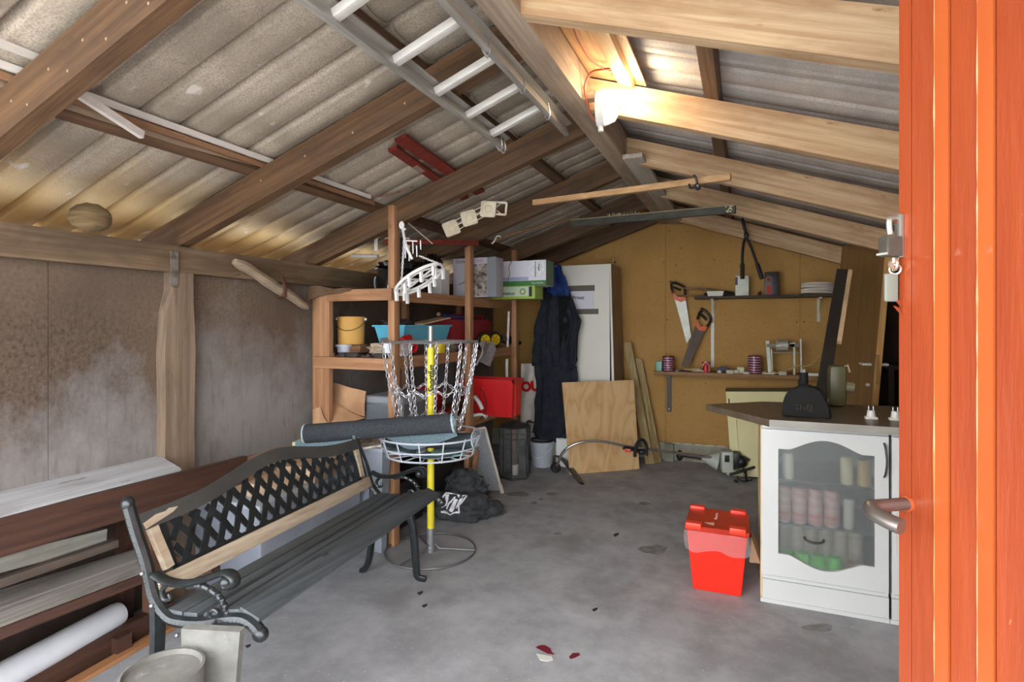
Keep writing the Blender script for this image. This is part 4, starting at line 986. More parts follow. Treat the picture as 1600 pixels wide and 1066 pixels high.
# --- under the shelf
gbn = thing('grey_bin', 'tall light grey plastic bin under the lower shelf behind the bench', 'bin', (-2.2, 2.75, 0))
lo_, hi_ = V((wy(545, 700, 2.62).x, 2.62, .001)), V((wy(617, 700, 2.62).x, 2.90 - .13, wy(600, 706, 2.62).z))
lo_.x = -2.30; lo_.y = 2.685; hi_.x = -1.93; hi_.y = 2.768
b = MB(); taper(b, lo_, hi_, .018).build('body', mat('grey_tub', (126, 132, 142), (144, 150, 160), sc=(4, 4, 4), rough=.5), gbn, sm=20)
MB().lohi((lo_.x - .008, lo_.y - .008, hi_.z - .02), (hi_.x + .008, lo_.y, hi_.z)).lohi((hi_.x, lo_.y, hi_.z - .02), (hi_.x + .008, hi_.y, hi_.z)).build('rim', mat('grey_tub_rim', (160, 166, 174), rough=.5), gbn)
lb_ = thing('storage_box', 'long pale blue grey storage box standing behind the bench back', 'storage box', (-2.28, 2.3, 0))
MB().lohi((-2.50, 1.93, .001), (-2.06, 2.66, .47), .02).build('body', mat('grey_tub', (168, 174, 184)), lb_)
MB().lohi((-2.52, 1.91, .471), (-2.045, 2.67, .50), .01).build('lid', mat('grey_tub_rim', (190, 194, 202)), lb_)
tag(MB().box((-2.20, 2.42, .545), (.22, .34, .085), Matrix.Rotation(.2, 3, 'Z'), .004).build('tan_carton', mat('carton_tan', (186, 150, 116), (206, 180, 150), rough=.7), sm=0), 'tan carton on the long storage box seen through the bench lattice', 'carton')
tag(MB().box((-2.22, 2.10, .535), (.18, .20, .068), Matrix.Rotation(-.3, 3, 'Z'), .004).build('tan_carton', mat('carton_tan', (186, 150, 116)), sm=0), 'smaller tan carton at the near end of the long storage box', 'carton')
zt_ = hi_.z
ppm = mat('printed_paper', (206, 196, 184), (110, 104, 100), sc=(25, 25, 25), rough=.6, lo=.5, hi=.62)
tag(MB().box((-2.05, 2.68, zt_ + .012), (.22, .20, .012), Matrix.Rotation(.5, 3, 'Z') @ Matrix.Rotation(-.12, 3, 'Y')).build('magazine', ppm, sm=0), 'printed magazine lying on the grey bin behind the bench', 'magazine')
tag(MB().box((-2.20, 2.70, zt_ + .034), (.24, .16, .012), Matrix.Rotation(.2, 3, 'Z')).build('flat_carton', mat('carton_tan', (186, 150, 116), (206, 180, 150), rough=.7), sm=0), 'tan folded carton on the grey bin, under the carpet roll', 'carton')
tag(MB().box((-2.34, 2.56, zt_ + .03), (.16, .14, .02), Matrix.Rotation(.3, 3, 'Z')).build('paper_packet', mat('yellow_white', (226, 224, 170), rough=.6), sm=0), 'pale yellow packet by the far end of the bench back', 'packet')
wbk = MB().lump(wz(644, 775, .11), (.05, .05, .125), 3, .22, 3.5, .001, seed=31)
tag(wbk.build('white_sack', mat('white_sack', (206, 208, 210), (184, 186, 190), sc=(10, 10, 10), rough=.5, bump=.3)), 'small white sack standing beside the tall shelf post on the floor', 'sack')
tag(MB().lohi((-2.4, 3.02, .001), (-2.06, 3.34, .30), .01).build('black_crate', blackm()), 'black crate in the dark under the lower shelf', 'crate')
tag(MB().lohi((-2.4, 3.4, .001), (-2.04, 3.72, .36), .02).build('travel_trunk', mat('dark_trunk', (34, 32, 32), rough=.6)), 'dark trunk deep under the lower shelf', 'trunk')
for k, (a, b_, lb) in enumerate((((-1.90, 3.62, .0), (-1.93, 3.78, .40), 'brown offcut leaning beside the speckled panel'), ((-1.84, 3.60, .0), (-1.90, 3.86, .36), 'paler offcut leaning next to the dark shirt'))):
    tag(MB().beam(V(a) + V((0, 0, .012)), b_, .035, .022).build('offcut', wood('offcut', (140, 96, 66), (172, 130, 96), 'Z'), sm=0), lb, 'offcut')
# ================================================================ CHAIN BASKET
G = wz(673, 862, 0)
gt = thing('disc_golf_basket', 'yellow pole disc golf basket with hanging chains in the middle of the room', 'chain basket', G)
zn = steel(); yel = mat('yellow_paint', (232, 214, 40), (240, 226, 70), sc=(8, 8, 8), rough=.4)
ZTOP = 1.335
def gz(v, dx=0):                                # height on the pole's axis for an image row
    return H + (Y0 - v) / F * (-G.x * SA + G.y * CA)
z_t, z_y1, z_y0, z_r = gz(510), gz(543), gz(825), gz(534)
pr_ = .0205
MB().cyl(G + V((0, 0, z_y0)), G + V((0, 0, z_y1)), pr_, 24).build('pole', yel, gt)
MB().cyl(G + V((0, 0, z_y1)), G + V((0, 0, z_t)), .016, 20).build('pole_top', mat('tube_grey', (176, 172, 166), rough=.35, metal=.6), gt)
MB().cyl(G + V((0, 0, .004)), G + V((0, 0, z_y0)), .023, 20).cyl(G + V((0, 0, .0)), G + V((0, 0, .03)), .027, 20).build('socket', zn, gt)
tdir = V((CA, SA, 0)); fdir = V((-SA, CA, 0))
text('Sportfun', .046, G - fdir * (pr_ + .001) + V((.008, 0, gz(592))), (0, 0, 1), (-tdir.x, -tdir.y, 0), mat('ink_black', (30, 34, 26)), gt, shear=.3, bold=.0015)
br = .262
b = MB().ring(G + V((0, 0, .010)), br, .006, 56, 6)
for k in range(3):
    t = .35 + 2 * PI * k / 3; d = V((math.cos(t), math.sin(t), 0)); b.tube([G + d * .02 + V((0, 0, .05)), G + d * .05 + V((0, 0, .02)), G + d * br + V((0, 0, .012))], .005, 6)
b.build('base_ring', mat('dull_zinc', (120, 120, 122), rough=.45, metal=.6), gt)
# top ring + spokes
RR = .275
b = MB().ring(G + V((0, 0, z_r)), RR, .0055, 48, 6)
for k in range(4):
    t = .4 + PI / 2 * k; b.tube([G + V((0, 0, z_r)), G + V((RR * math.cos(t), RR * math.sin(t), z_r))], .0045, 6)
b.build('top_ring', zn, gt)
chm = mat('chain_zinc', (196, 198, 206), (222, 222, 226), sc=(30, 30, 30), rough=.3, metal=.7)
zc = gz(668)
ends = []
for k in range(12):
    t = 2 * PI * k / 12 + .13; d = V((math.cos(t), math.sin(t), 0))
    p = [G + d * (RR * (1 - .36 * s_ ** 1.25)) + V((0, 0, z_r - .01 - (z_r - zc) * s_)) for s_ in [i / 8 for i in range(9)]]
    b = MB(); b.tube([G + d * RR + V((0, 0, z_r + .006)), G + d * (RR + .006) + V((0, 0, z_r - .012))], .004, 5)
    chain(b, p, .017, .034, .0027, 9, 5); b.build('chain', chm, gt)
for fz, rr_ in ((.52, .235), (.86, .185)):
    z = z_r - (z_r - zc) * fz; b = MB(); pts = []
    for k in range(12):
        t = 2 * PI * k / 12 + .13; t2 = t + PI / 12
        pts += [G + V((rr_ * math.cos(t), rr_ * math.sin(t), z)), G + V((rr_ * .95 * math.cos(t2), rr_ * .95 * math.sin(t2), z - .035))]
    pts.append(pts[0]); chain(b, pts, .015, .030, .0025, 8, 4); b.build('cross_chain', chm, gt)
c = wy(605, 548, G.y - .0) 
MB().box(G + V((-.262, -.06, z_r - .035)), (.045, .012, .07), Matrix.Rotation(.5, 3, 'Z'), .003).build('tag', mat('clear_label', (206, 210, 214), rough=.3), gt)
# basket
wire = mat('white_wire', (206, 212, 222), rough=.35, metal=.2)
R1, R2 = .30, .255; z1 = gz(678); z2 = gz(707); zm = gz(693)
b = MB().ring(G + V((0, 0, z1)), R1, .0055, 56, 6).ring(G + V((0, 0, zm)), (R1 + R2) / 2 + .01, .0045, 56, 6).ring(G + V((0, 0, z2)), R2, .0055, 56, 6).ring(G + V((0, 0, z2)), .13, .0045, 40, 6)
b.build('basket_hoop', wire, gt)
for k in range(14):
    t = 2 * PI * k / 14 + .1; d = V((math.cos(t), math.sin(t), 0))
    MB().tube([G + d * R1 + V((0, 0, z1 + .008)), G + d * R2 + V((0, 0, z2 - .004)), G + d * .02 + V((0, 0, z2))], .0042, 6).build('basket_rib', wire, gt)
# two carpet rolls and loose sheets lying in the basket
cpm = mat('charcoal_carpet', (44, 48, 52), (62, 66, 70), sc=(140, 140, 140), rough=.98, bump=.5, lo=.4, hi=.6)
fuz = mat('carpet_edge', (150, 172, 182), (190, 206, 212), sc=(60, 60, 60), rough=.95)
teal = mat('teal_backing', (92, 112, 120), (116, 136, 144), sc=(120, 120, 120), rough=.9, bump=.2)
def roll(name, label, a, b_, r, turns=2.6, lobe=None):
    e = (b_ - a).normalized(); o = V((0, 0, 1)) - e * e.z; o.normalize(); s_ = e.cross(o); L = (b_ - a).length
    t_ = thing(name, label, 'carpet', low((a + b_) / 2, min(a.z, b_.z) - r))
    n = 60; th = .012
    q = MB()
    def f(u_, w_):
        ang = turns * 2 * PI * u_; rad = r * (.30 + .70 * u_) - .001
        return a + e * (L * w_ + .004 * math.sin(ang * 1.3) * w_) + (o * math.cos(ang) * .95 + s_ * math.sin(ang)) * rad
    q.sheet(f, n, 6, .008).build('roll', cpm, t_, sm=60)
    q = MB(); 
    for u_ in [i / 40 for i in range(41)]:
        pass
    q.tube([f(i / 60, 1.0) + e * .002 for i in range(61)], .006, 5).build('cut_edge', fuz, t_)
    MB().tube([f(i / 60, 0.0) - e * .002 for i in range(61)], .004, 5).build('cut_edge', fuz, t_)
    return t_
a = wz(478, 677, .738); b_ = wz(708, 660, .80)
roll('carpet_roll', 'upper charcoal carpet roll lying across the basket and the bench end', a, b_, .062)
a = wz(607, 703, .655); b_ = wz(742, 690, .655); a.z = .668; b_.z = .675
roll('carpet_roll', 'lower shorter charcoal carpet roll lying inside the wire basket', G + V((-.23, -.10, .660)), G + V((.27, .02, .672)), .052)
U1 = curve([(462, 690, 3.05), (540, 684, 3.04), (580, 671, 3.02), (620, 678, 3.07), (660, 678, 3.08), (712, 672, 3.08)], 6)
U2 = curve([(462, 701, 3.03), (520, 700, 3.02), (560, 684, 3.0), (582, 673, 3.03), (612, 688, 3.08), (642, 702, 3.10), (680, 693, 3.10), (715, 681, 3.08)], 6)
def lerpc(L, t): x = t * (len(L) - 1); i = min(int(x), len(L) - 2); return L[i].lerp(L[i + 1], x - i)
def tf(s_, t):
    a, b = lerpc(U1, s_), lerpc(U2, s_); p = a.lerp(b, t); return EYE + ray(p.x, p.y) * p.z
tag(MB().sheet(tf, 46, 5, .006).build('underlay', teal), 'wavy teal grey underlay flap hanging below the upper carpet roll', 'underlay')
def tf2(s_, t):
    p = G + V((-.21 + .43 * s_, -.17 + .26 * t, z2 + .022)); p.z += .012 * math.sin(s_ * 7 + t * 2); return p
tag(MB().sheet(tf2, 20, 8, .005).build('underlay', teal), 'teal underlay piece lying on the floor of the wire basket', 'underlay')
tag(MB().lathe(G + V((-.12, -.06, z2 + .007)), [(.0, 0), (.095, 0), (.11, .004), (.105, .012), (0, .013)], 36, cap=False).build('disc', mat('pale_disc', (222, 226, 238), rough=.4)), 'pale lilac throwing disc on the left in the wire basket', 'disc')
tag(MB().lathe(G + V((.13, -.02, z2 + .007)), [(.0, 0), (.085, 0), (.10, .004), (.095, .012), (0, .013)], 36, cap=False).build('disc', mat('mint_disc', (150, 200, 190), rough=.4)), 'mint green throwing disc on the right in the wire basket', 'disc')

# dark shirt bundle with a white emblem --------------------------------
sc_ = wz(728, 800, .08)
sh = thing('shirt', 'crumpled black shirt with white emblem heaped on the floor', 'shirt', low(sc_, 0))
shm = mat('black_cloth', (46, 48, 50), (64, 66, 68), sc=(16, 16, 16), rough=.95, bump=.5, c3=(120, 120, 120), sc3=(70, 70, 70), lo3=.68, hi3=.74)
cS = low(wz(718, 815, 0), .0)
cS = cS + V((-.035, .0, 0))
b = MB().lump(cS + V((.0, .10, .07)), (.21, .16, .12), 4, .18, 3.2, .002, seed=2).lump(cS + V((-.02, .20, .15)), (.16, .11, .15), 4, .2, 4, .002, seed=7).lump(cS + V((.19, .16, .06)), (.08, .09, .05), 4, .22, 5, .002, seed=8)
# remesh into one cloth body
me = b.build('cloth', shm, sh)
md = me.modifiers.new('r', 'REMESH'); md.mode = 'VOXEL'; md.voxel_size = .009; md.use_smooth_shade = True
dg = bpy.context.evaluated_depsgraph_get(); nm = bpy.data.meshes.new_from_object(me.evaluated_get(dg)); me.modifiers.clear()
for v in nm.vertices:
    w = v.co; k = noise.noise(V((w.x * 8 + w.z * 5, w.y * 6, w.z * 14))); k2 = noise.noise(V((w.x * 22, w.y * 20 + w.z * 8, w.z * 24)))
    v.co = w + v.normal * (.014 * k + .006 * k2)
    if v.co.z < .001: v.co.z = .001
me.data = nm
bpy.context.view_layer.update()
dg = bpy.context.evaluated_depsgraph_get()
def onto(poly_px, name, m, off=.003):
    """drape a flat emblem piece, given as a closed outline, over the cloth"""
    inv = me.matrix_world.inverted(); b = MB(); n = len(poly_px)
    import mathutils.geometry as mg
    us = [p[0] for p in poly_px]; vs_ = [p[1] for p in poly_px]; cells = []
    st_ = .7; u = min(us)
    def inside(x, y):
        r = False; j = n - 1
        for i in range(n):
            xi, yi = poly_px[i]; xj, yj = poly_px[j]
            if (yi > y) != (yj > y) and x < (xj - xi) * (y - yi) / (yj - yi) + xi: r = not r
            j = i
        return r
    cache = {}
    def hit(i, j):
        if (i, j) not in cache:
            d = ray(min(us) + i * st_, min(vs_) + j * st_)
            ok, loc, nrm, _ = me.ray_cast(inv @ EYE, (inv.to_3x3() @ d).normalized())
            cache[(i, j)] = (b.bm.verts.new(me.matrix_world @ (loc + nrm * off)) if ok else None)
        return cache[(i, j)]
    for i in range(int((max(us) - min(us)) / st_) + 1):
        for j in range(int((max(vs_) - min(vs_)) / st_) + 1):
            if inside(min(us) + (i + .5) * st_, min(vs_) + (j + .5) * st_):
                q = [hit(i, j), hit(i + 1, j), hit(i + 1, j + 1), hit(i, j + 1)]
                if None not in q and max((q[k].co - q[k - 1].co).length for k in range(4)) < .03: b.bm.faces.new(q)
    for v in [v for v in b.bm.verts if not v.link_faces]: b.bm.verts.remove(v)
    if len(b.bm.faces): b.build(name, m, sh, sm=60)
em = mat('white_print', (232, 232, 234), rough=.7)
def px(L, ox=660, oy=740, k=11.84): return [(ox + x / k, oy + y / k) for x, y in L]
for L in ([(300, 520), (430, 355), (520, 360), (690, 400), (680, 450), (640, 400), (450, 375), (325, 530)],
          [(340, 700), (430, 680), (520, 740), (600, 710), (660, 700), (665, 590), (700, 540), (820, 410), (730, 430), (740, 405), (835, 410), (720, 570), (690, 600), (690, 735), (590, 735), (520, 775), (420, 730), (350, 725)],
          [(430, 390), (500, 390), (480, 500), (450, 590), (360, 640), (355, 600), (430, 560)],
          [(600, 460), (660, 480), (580, 680), (540, 720), (490, 690)],
          [(470, 560), (600, 430), (620, 440), (500, 570), (460, 680), (445, 650)],
          [(690, 470), (760, 440), (640, 640), (610, 660)]):
    onto(px(L), 'emblem', em)

# speckled panel in a pale frame -----------------------------------------
fp = thing('framed_panel', 'speckled grey panel in a pale frame leaning beside the shelf unit', 'panel', (-1.75, 4.0, 0))
a0, a1 = wz(783, 762, 0), wz(752, 768, 0)
tp0 = wy(757, 668, a0.y + .12); tp1 = wy(738, 670, a0.y - .02)
t0, t1, bb0, bb1 = wy(757, 668, 3.98), wy(716, 676, 3.80), low(wy(783, 762, 4.04), .015), low(wy(736, 768, 3.86), .055)
nn = (t1 - t0).cross(bb0 - t0).normalized(); nn = nn if nn.dot(EYE - t0) > 0 else -nn
MB().prism([t0, t1, bb1, bb0], -nn * .012).build('panel', mat('speckled_grey', (92, 96, 100), (166, 170, 176), sc=(190, 190, 190), rough=.7, lo=.3, hi=.7, det=2), fp, sm=0)
MB().beam(t0 + nn * .004, bb0 + nn * .004, .016, .02, up=nn).beam(t0 + nn * .004, t1 + nn * .004, .016, .02, up=nn).beam(bb0 + nn * .004 + (t0 - bb0) * -.06, bb0 + (t0 - bb0) * .1 + nn * .004, .028, .024, up=nn).build('frame', wood('pale_frame', (206, 194, 178), (222, 212, 198), 'Z'), fp, sm=0)
# glass lanterns ----------------------------------------------------------
lmz = mat('lantern_metal', (66, 66, 66), (90, 90, 90), sc=(20, 20, 20), rough=.4, metal=.6)
gls = mat('smoky_glass', (130, 136, 136), rough=.1, alpha=.14)
def lantern(c, w, h, label, rz):
    t = thing('lantern', label, 'lantern', c); R = Matrix.Rotation(rz, 3, 'Z')
    n = 6
    def pt(k, r, z): return c + R @ V((r * math.cos(2 * PI * k / n + .5), r * math.sin(2 * PI * k / n + .5), z))
    b = MB(); b.prism([pt(k, w, .001) for k in range(n)], (0, 0, .02)); b.build('base', lmz, t, sm=0)
    b = MB()
    for k in range(n): b.tube([pt(k, w, .02), pt(k, w, h)], .007, 6)
    for z in (h - .09,):
        for k in range(n): b.tube([pt(k, w, z), pt(k + 1, w, z)], .004, 6)
    b.build('frame', lmz, t)
    b = MB()
    for k in range(n):
        a, d = pt(k, w * .98, .02), pt(k + 1, w * .98, .02); nrm = (d - a).cross(V((0, 0, 1))).normalized() * .0015
        b.prism([a, d, d + V((0, 0, h - .02)), a + V((0, 0, h - .02))], nrm)
    b.build('pane', gls, t, sm=0)
    b = MB(); b.lathe(c, [(w * 1.05, h), (w * 1.08, h + .006), (w * .7, h + .03), (.02, h + .045), (0, h + .05)], 6); b.tube([c + V((-.04, 0, h + .035)), c + V((-.02, 0, h + .055)), c + V((.02, 0, h + .055)), c + V((.04, 0, h + .035))], .006, 6)
    b.build('roof', lmz, t, sm=0)
    MB().cyl(c + V((.0, 0, .02)), c + V((0, 0, .11)), .035, 20).build('candle', mat('wax', (196, 196, 190), rough=.5), t)
c = wz(800, 748, 0); lantern(c + V((.0, .06, 0)), .138, .44, 'large six sided metal and glass lantern on the floor by the shelf end', .2)
c = wz(822, 722, 0) 
lantern(c + V((.03, .16, 0)), .10, .37, 'smaller glass lantern half hidden behind the large one', .6)
# bucket
c = wz(847, 728, 0)
bk_ = thing('plastic_bucket', 'grey plastic bucket with black lid ring beside the lanterns', 'bucket', c)
MB().lathe(c, [(.0, .002), (.092, .002), (.096, .01), (.108, .20), (.116, .205), (.116, .235), (.108, .24), (.105, .23), (0, .228)], 36, cap=False).build('body', mat('bucket_grey', (166, 172, 182), (182, 188, 196), sc=(8, 8, 8), rough=.4), bk_)
MB().ring(c + V((0, 0, .245)), .105, .011, 32).build('lid_ring', blackm(), bk_)
MB().tube([c + V((.118 * math.cos(t), .118 * math.sin(t), .20 - .10 * abs(math.sin((t + .3))))) for t in [-2.2 + 2.4 * i / 14 for i in range(15)]], .003, 5).build('handle', whitem(), bk_)
# white bag behind, hanging on the wall side
wb_ = thing('plastic_bag', 'white plastic bag with red letters hanging behind the red crate', 'bag', wy(826, 690, 5.0))
def bf(s_, t):
    u = 814 + 34 * s_; v = 568 + 120 * t
    return wy(u, v, 5.14 + .02 * math.sin(s_ * 9 + t * 6) + .015 * math.sin(t * 14))
MB().sheet(bf, 16, 20, .006).build('film', mat('milky_bag', (196, 190, 176), (222, 216, 206), sc=(8, 8, 8), rough=.4), wb_)
text('YOU', .13, wy(823, 605, 5.10), (1, -.05, .1), (0, 0, 1), redp(), wb_, bold=.008)
# ================================================================ WARDROBE, COAT, BOARDS
wd = thing('wardrobe', 'narrow white wardrobe with taped paper notice standing at the back wall', 'wardrobe', (-1.45, 5.4, 0))
WY = 5.16; tl_ = wy(852, 415, WY); tr_ = wy(952, 414, WY)
wt = mat('white_laminate', (214, 211, 198), (222, 219, 208), sc=(2, 2, 2), rough=.45); wsd = mat('wardrobe_side', (150, 124, 96), (164, 138, 110), sc=(3, 3, 3), rough=.6)
zt_ = 1.905
MB().lohi((tl_.x, WY + .03, .0), (tr_.x, WB - .055, zt_), .002).build('carcass', wsd, wd)
dz = [(tl_.x, WY, .06), (tr_.x + .012, WY - .02, .06), (tr_.x, WY + .008, zt_ - .002), (tl_.x, WY + .008, zt_ - .002)]
MB().prism(dz, (0, .018, 0)).build('door', wt, wd, sm=0)
gx = tr_.x
MB().prism([(gx + .012, WY + .004, .06), (gx + .036, WY + .004, .06), (gx + .001, WY + .012, 1.72)], (0, .012, 0)).build('door_gap', mat('gap_shade', (20, 18, 16), rough=.9), wd, sm=0)  # solid dark strip standing in for the shade in the door gap
MB().prism([(gx + .036, WY + .002, .02), (gx + .066, WY + .002, .02), (gx + .012, WY + .012, zt_ - .004), (gx + .0, WY + .012, zt_ - .004), (gx + .002, WY + .012, 1.72)], (0, .016, 0)).build('front_edge', wt, wd, sm=0)
MB().prism([(gx + .064, WY + .018, .0), (gx + .001, WY + .018, .0), (gx + .001, WY + .018, zt_), (gx + .010, WY + .018, zt_)], (0, WB - WY - .08, 0)).build('side_panel', wsd, wd, sm=0)
tap_ = mat('grey_tape', (92, 84, 74), rough=.6)
y = WY - .004
for (u0, v0, u1, v1) in ((880, 447, 929, 454.5), (897, 483, 935, 491)):
    a = wy(u0, v0, y); b_ = wy(u1, v1, y); MB().lohi((a.x, y - .002, b_.z), (b_.x, y + .003, a.z)).build('tape', tap_, wd)
a = wy(868, 456, y); b_ = wy(927, 483, y); MB().lohi((a.x, y - .001, b_.z), (b_.x, y + .003, a.z)).build('notice', mat('paper', (212, 210, 220), rough=.7), wd)
text('Privat', .05, wy(903.5, 465.5, y - .003), (1, 0, 0), (0, 0, 1), mat('ink', (40, 38, 44)), wd, bold=.001)
hb = MB(); p = wy(958, 408, 5.6); hb.cyl(p, p + V((0, .1, 0)), .01, 10).tube([p + V((-.004, 0, 0)), p + V((-.006, 0, .04))], .008, 8)
tag(hb.build('wall_hook', mat('brass_hook', (176, 150, 110), rough=.5)), 'small hook on the yellow wall just above the wardrobe', 'hook')
# coverall
ct = thing('coverall', 'dark navy work coverall hanging in front of the white wardrobe', 'coverall', (-1.65, 5.0, .25))
navy = mat('navy_cloth', (26, 30, 40), (40, 44, 54), sc=(14, 14, 14), rough=.95, bump=.4, det=7)
bl = mat('blue_cloth', (28, 52, 110), (40, 70, 136), sc=(10, 10, 10), rough=.9)
CY = 5.06
def cloth(rows, name, m, ph=0, dep=.07, parent=ct):
    L = []
    for v, u0, u1 in rows:
        L.append((wy(u0, v, CY), wy(u1, v, CY)))
    n = len(L) - 1
    def f(s_, t):
        x = t * n; i = min(int(x), n - 1); fr = x - i
        a = L[i][0].lerp(L[i + 1][0], fr); b = L[i][1].lerp(L[i + 1][1], fr)
        ang = 2 * PI * s_; c = (a + b) / 2; w_ = (b - a).length / 2
        fold = .016 * math.sin(7 * ang + 3 * t + ph) + .010 * math.sin(13 * ang - 5 * t) + .012 * math.sin(t * 17 + 2 * ang) + .02 * noise.noise(V((ang * 2, t * 9, ph)))
        return V((c.x + (w_ + fold * .5) * math.cos(ang), CY + (dep * .6 + fold) * math.sin(ang), a.z))
    b = MB().sheet(f, 56, 30, 0); bmesh.ops.remove_doubles(b.bm, verts=b.bm.verts, dist=.0005)
    es = [e for e in b.bm.edges if e.is_boundary]
    bmesh.ops.holes_fill(b.bm, edges=es)
    return b.build(name, m, parent, sm=70)
cloth([(450, 848, 884), (470, 845, 892), (500, 843, 901), (530, 841, 899), (560, 834, 900), (572, 832, 896)], 'jacket_body', navy)
cloth([(570, 836, 900), (600, 838, 902), (640, 837, 902), (672, 835, 897), (688, 838, 880)], 'trouser_legs', navy, 2, .06)
CY = 5.04
cloth([(414, 864, 873), (424, 860, 878), (440, 857, 884), (455, 856, 889), (463, 859, 890)], 'blue_yoke', bl, 1, .075)
CY = 5.02
cloth([(460, 852, 872), (500, 838, 862), (540, 834, 862), (568, 832, 864)], 'sleeve', navy, 3, .06)
cloth([(466, 874, 892), (485, 880, 899), (500, 884, 904), (530, 880, 902), (560, 876, 898), (578, 874, 896)], 'sleeve', navy, 5, .06)
tag(MB().cyl(wy(868, 416, 5.0), V((wy(868, 416, 5.0).x, WY + .06, wy(868, 416, 5.0).z + .005)), .006, 8).build('coat_peg', steel()), 'steel peg the navy coverall hangs from', 'peg')
# plywood sheet leaning
pw_ = bpy.data.materials.new('plywood_sheet'); pw_.use_nodes = True
nt = pw_.node_tree; N = nt.nodes; L = nt.links; bs = N['Principled BSDF']; bs.inputs['Roughness'].default_value = .6
tc = N.new('ShaderNodeTexCoord'); mp = N.new('ShaderNodeMapping'); mp.inputs['Scale'].default_value = (3.2, 1, .9); L.new(tc.outputs['Object'], mp.inputs[0])
ns = N.new('ShaderNodeTexNoise'); ns.inputs['Scale'].default_value = 1.6; ns.inputs['Detail'].default_value = 2; ns.inputs['Distortion'].default_value = .4; L.new(mp.outputs[0], ns.inputs['Vector'])
mm = N.new('ShaderNodeMath'); mm.operation = 'MULTIPLY'; mm.inputs[1].default_value = 8; L.new(ns.outputs[0], mm.inputs[0])
fr = N.new('ShaderNodeMath'); fr.operation = 'FRACT'; L.new(mm.outputs[0], fr.inputs[0])
cr_ = N.new('ShaderNodeValToRGB'); cr_.color_ramp.elements[0].color = lin((214, 180, 132)); cr_.color_ramp.elements[1].color = lin((194, 152, 102)); cr_.color_ramp.elements[0].position = .55
cr_.color_ramp.elements.new(.0).color = lin((206, 164, 112)); L.new(fr.outputs[0], cr_.inputs[0]); L.new(cr_.outputs[0], bs.inputs['Base Color'])
q = [wz(890, 742, .003), wz(999, 733, .003)]
tL, tR = wy(878, 598, q[0].y + .05), wy(990, 594, q[1].y + .03)
MBp = MB().prism([q[0], q[1], tR, tL], (.0, .014, 0)); tag(MBp.build('plywood_sheet', pw_, sm=0), 'square pale plywood sheet leaning in front of the wardrobe', 'plywood')
tag(MB().lohi((wy(869, 700, 5.0).x, 5.0, .001), (wy(890, 700, 5.0).x, 5.12, wy(880, 686, 5.0).z), .003).build('white_box', mat('bright_white', (232, 232, 230), rough=.5)), 'small white box on the floor between the bucket and the plywood', 'box')
bw_ = wood('greenish_board', (150, 128, 82), (178, 156, 108), 'Z')
tag(MB().prism([wz(1009, 725, .002), wz(1022, 725, .002), wy(986, 535, 5.55), wy(974, 536, 5.55)], (0, .02, 0)).build('board', bw_, sm=0), 'longest narrow board leaning on the yellow wall beside the wardrobe', 'board')
tag(MB().prism([wz(1022, 724, .002), wz(1034, 722, .002), wy(1003, 562, 5.62), wy(990, 558, 5.62)], (0, .02, 0)).build('board', bw_, sm=0), 'shorter board leaning right of the longest one on the yellow wall', 'board')
tag(MB().lohi((wy(1038, 690, 5.66).x, 5.60, .001), (wy(1052, 690, 5.6).x, 5.655, .168)).build('concrete_lump', mat('greenish_block', (120, 124, 104), (150, 152, 132), sc=(9, 9, 9), rough=.9)), 'greenish concrete stub on the floor by the foot of the back wall', 'block')
# ================================================================ BACK WALL SHELVES
BY = WB - .002
def bwp(u, v, d=0): return wy(u, v, BY - d)
za = (wy(1086, 464, 5.55).z + wy(1332, 459, 5.55).z) / 2 + .0
dk = wood('dark_shelf', (58, 46, 36), (80, 66, 52), 'X')
us = thing('wall_shelf', 'narrow dark upper wall shelf on pale metal brackets', 'wall shelf', (.2, 5.6, za))
MB().lohi((bwp(1085, 464, .15).x, BY - .20, za - .022), (bwp(1332, 459, .1).x, BY, za), .002).build('board', dk, us)
pbm = mat('pale_bracket', (206, 202, 182), rough=.5)
for u in (1113, 1281):
    x = bwp(u, 470, .1).x
    MB().lohi((x - .012, BY - .008, za - .24), (x + .012, BY, za - .022)).lohi((x - .010, BY - .17, za - .034), (x + .010, BY, za - .023)).beam((x, BY - .12, za - .03), (x, BY - .01, za - .16), .006, .012).build('bracket', pbm, us)
x = bwp(1113, 540, .02).x; zlo = wy(1113, 575, 5.6).z
tag(MB().lohi((x - .013, BY - .012, zlo), (x + .016, BY - .001, za - .245)).build('slotted_strip', mat('ruler_white', (222, 220, 206), rough=.5)), 'white slotted strip fixed upright between the two wall shelves', 'strip')
zb_ = wy(1150, 583, 5.5).z
ls_ = thing('wall_shelf', 'lower brown wall shelf crowded with small tools', 'wall shelf', (.0, 5.6, zb_))
xl, xr = wy(1021, 585, 5.42).x, wy(1300, 590, 5.42).x
MB().lohi((xl, BY - .28, zb_ - .035), (xr, BY, zb_), .003).build('board', wood('shelf_brown', (128, 92, 58), (156, 116, 76), 'X', c3=(90, 62, 40)), ls_)
dbm = mat('dark_bracket', (62, 50, 40), rough=.5)
for u in (1045, 1251):
    x = wy(u, 620, 5.66).x
    b = MB().lohi((x - .022, BY - .012, zb_ - .42), (x + .022, BY, zb_ - .036)).lohi((x - .02, BY - .24, zb_ - .048), (x + .02, BY, zb_ - .036)); b.build('bracket', dbm, ls_)
    MB().ball((x, BY - .014, zb_ - .07), .008, 2).ball((x, BY - .014, zb_ - .39), .008, 2).build('screw', mat('screw_white', (226, 226, 220), rough=.3), ls_)
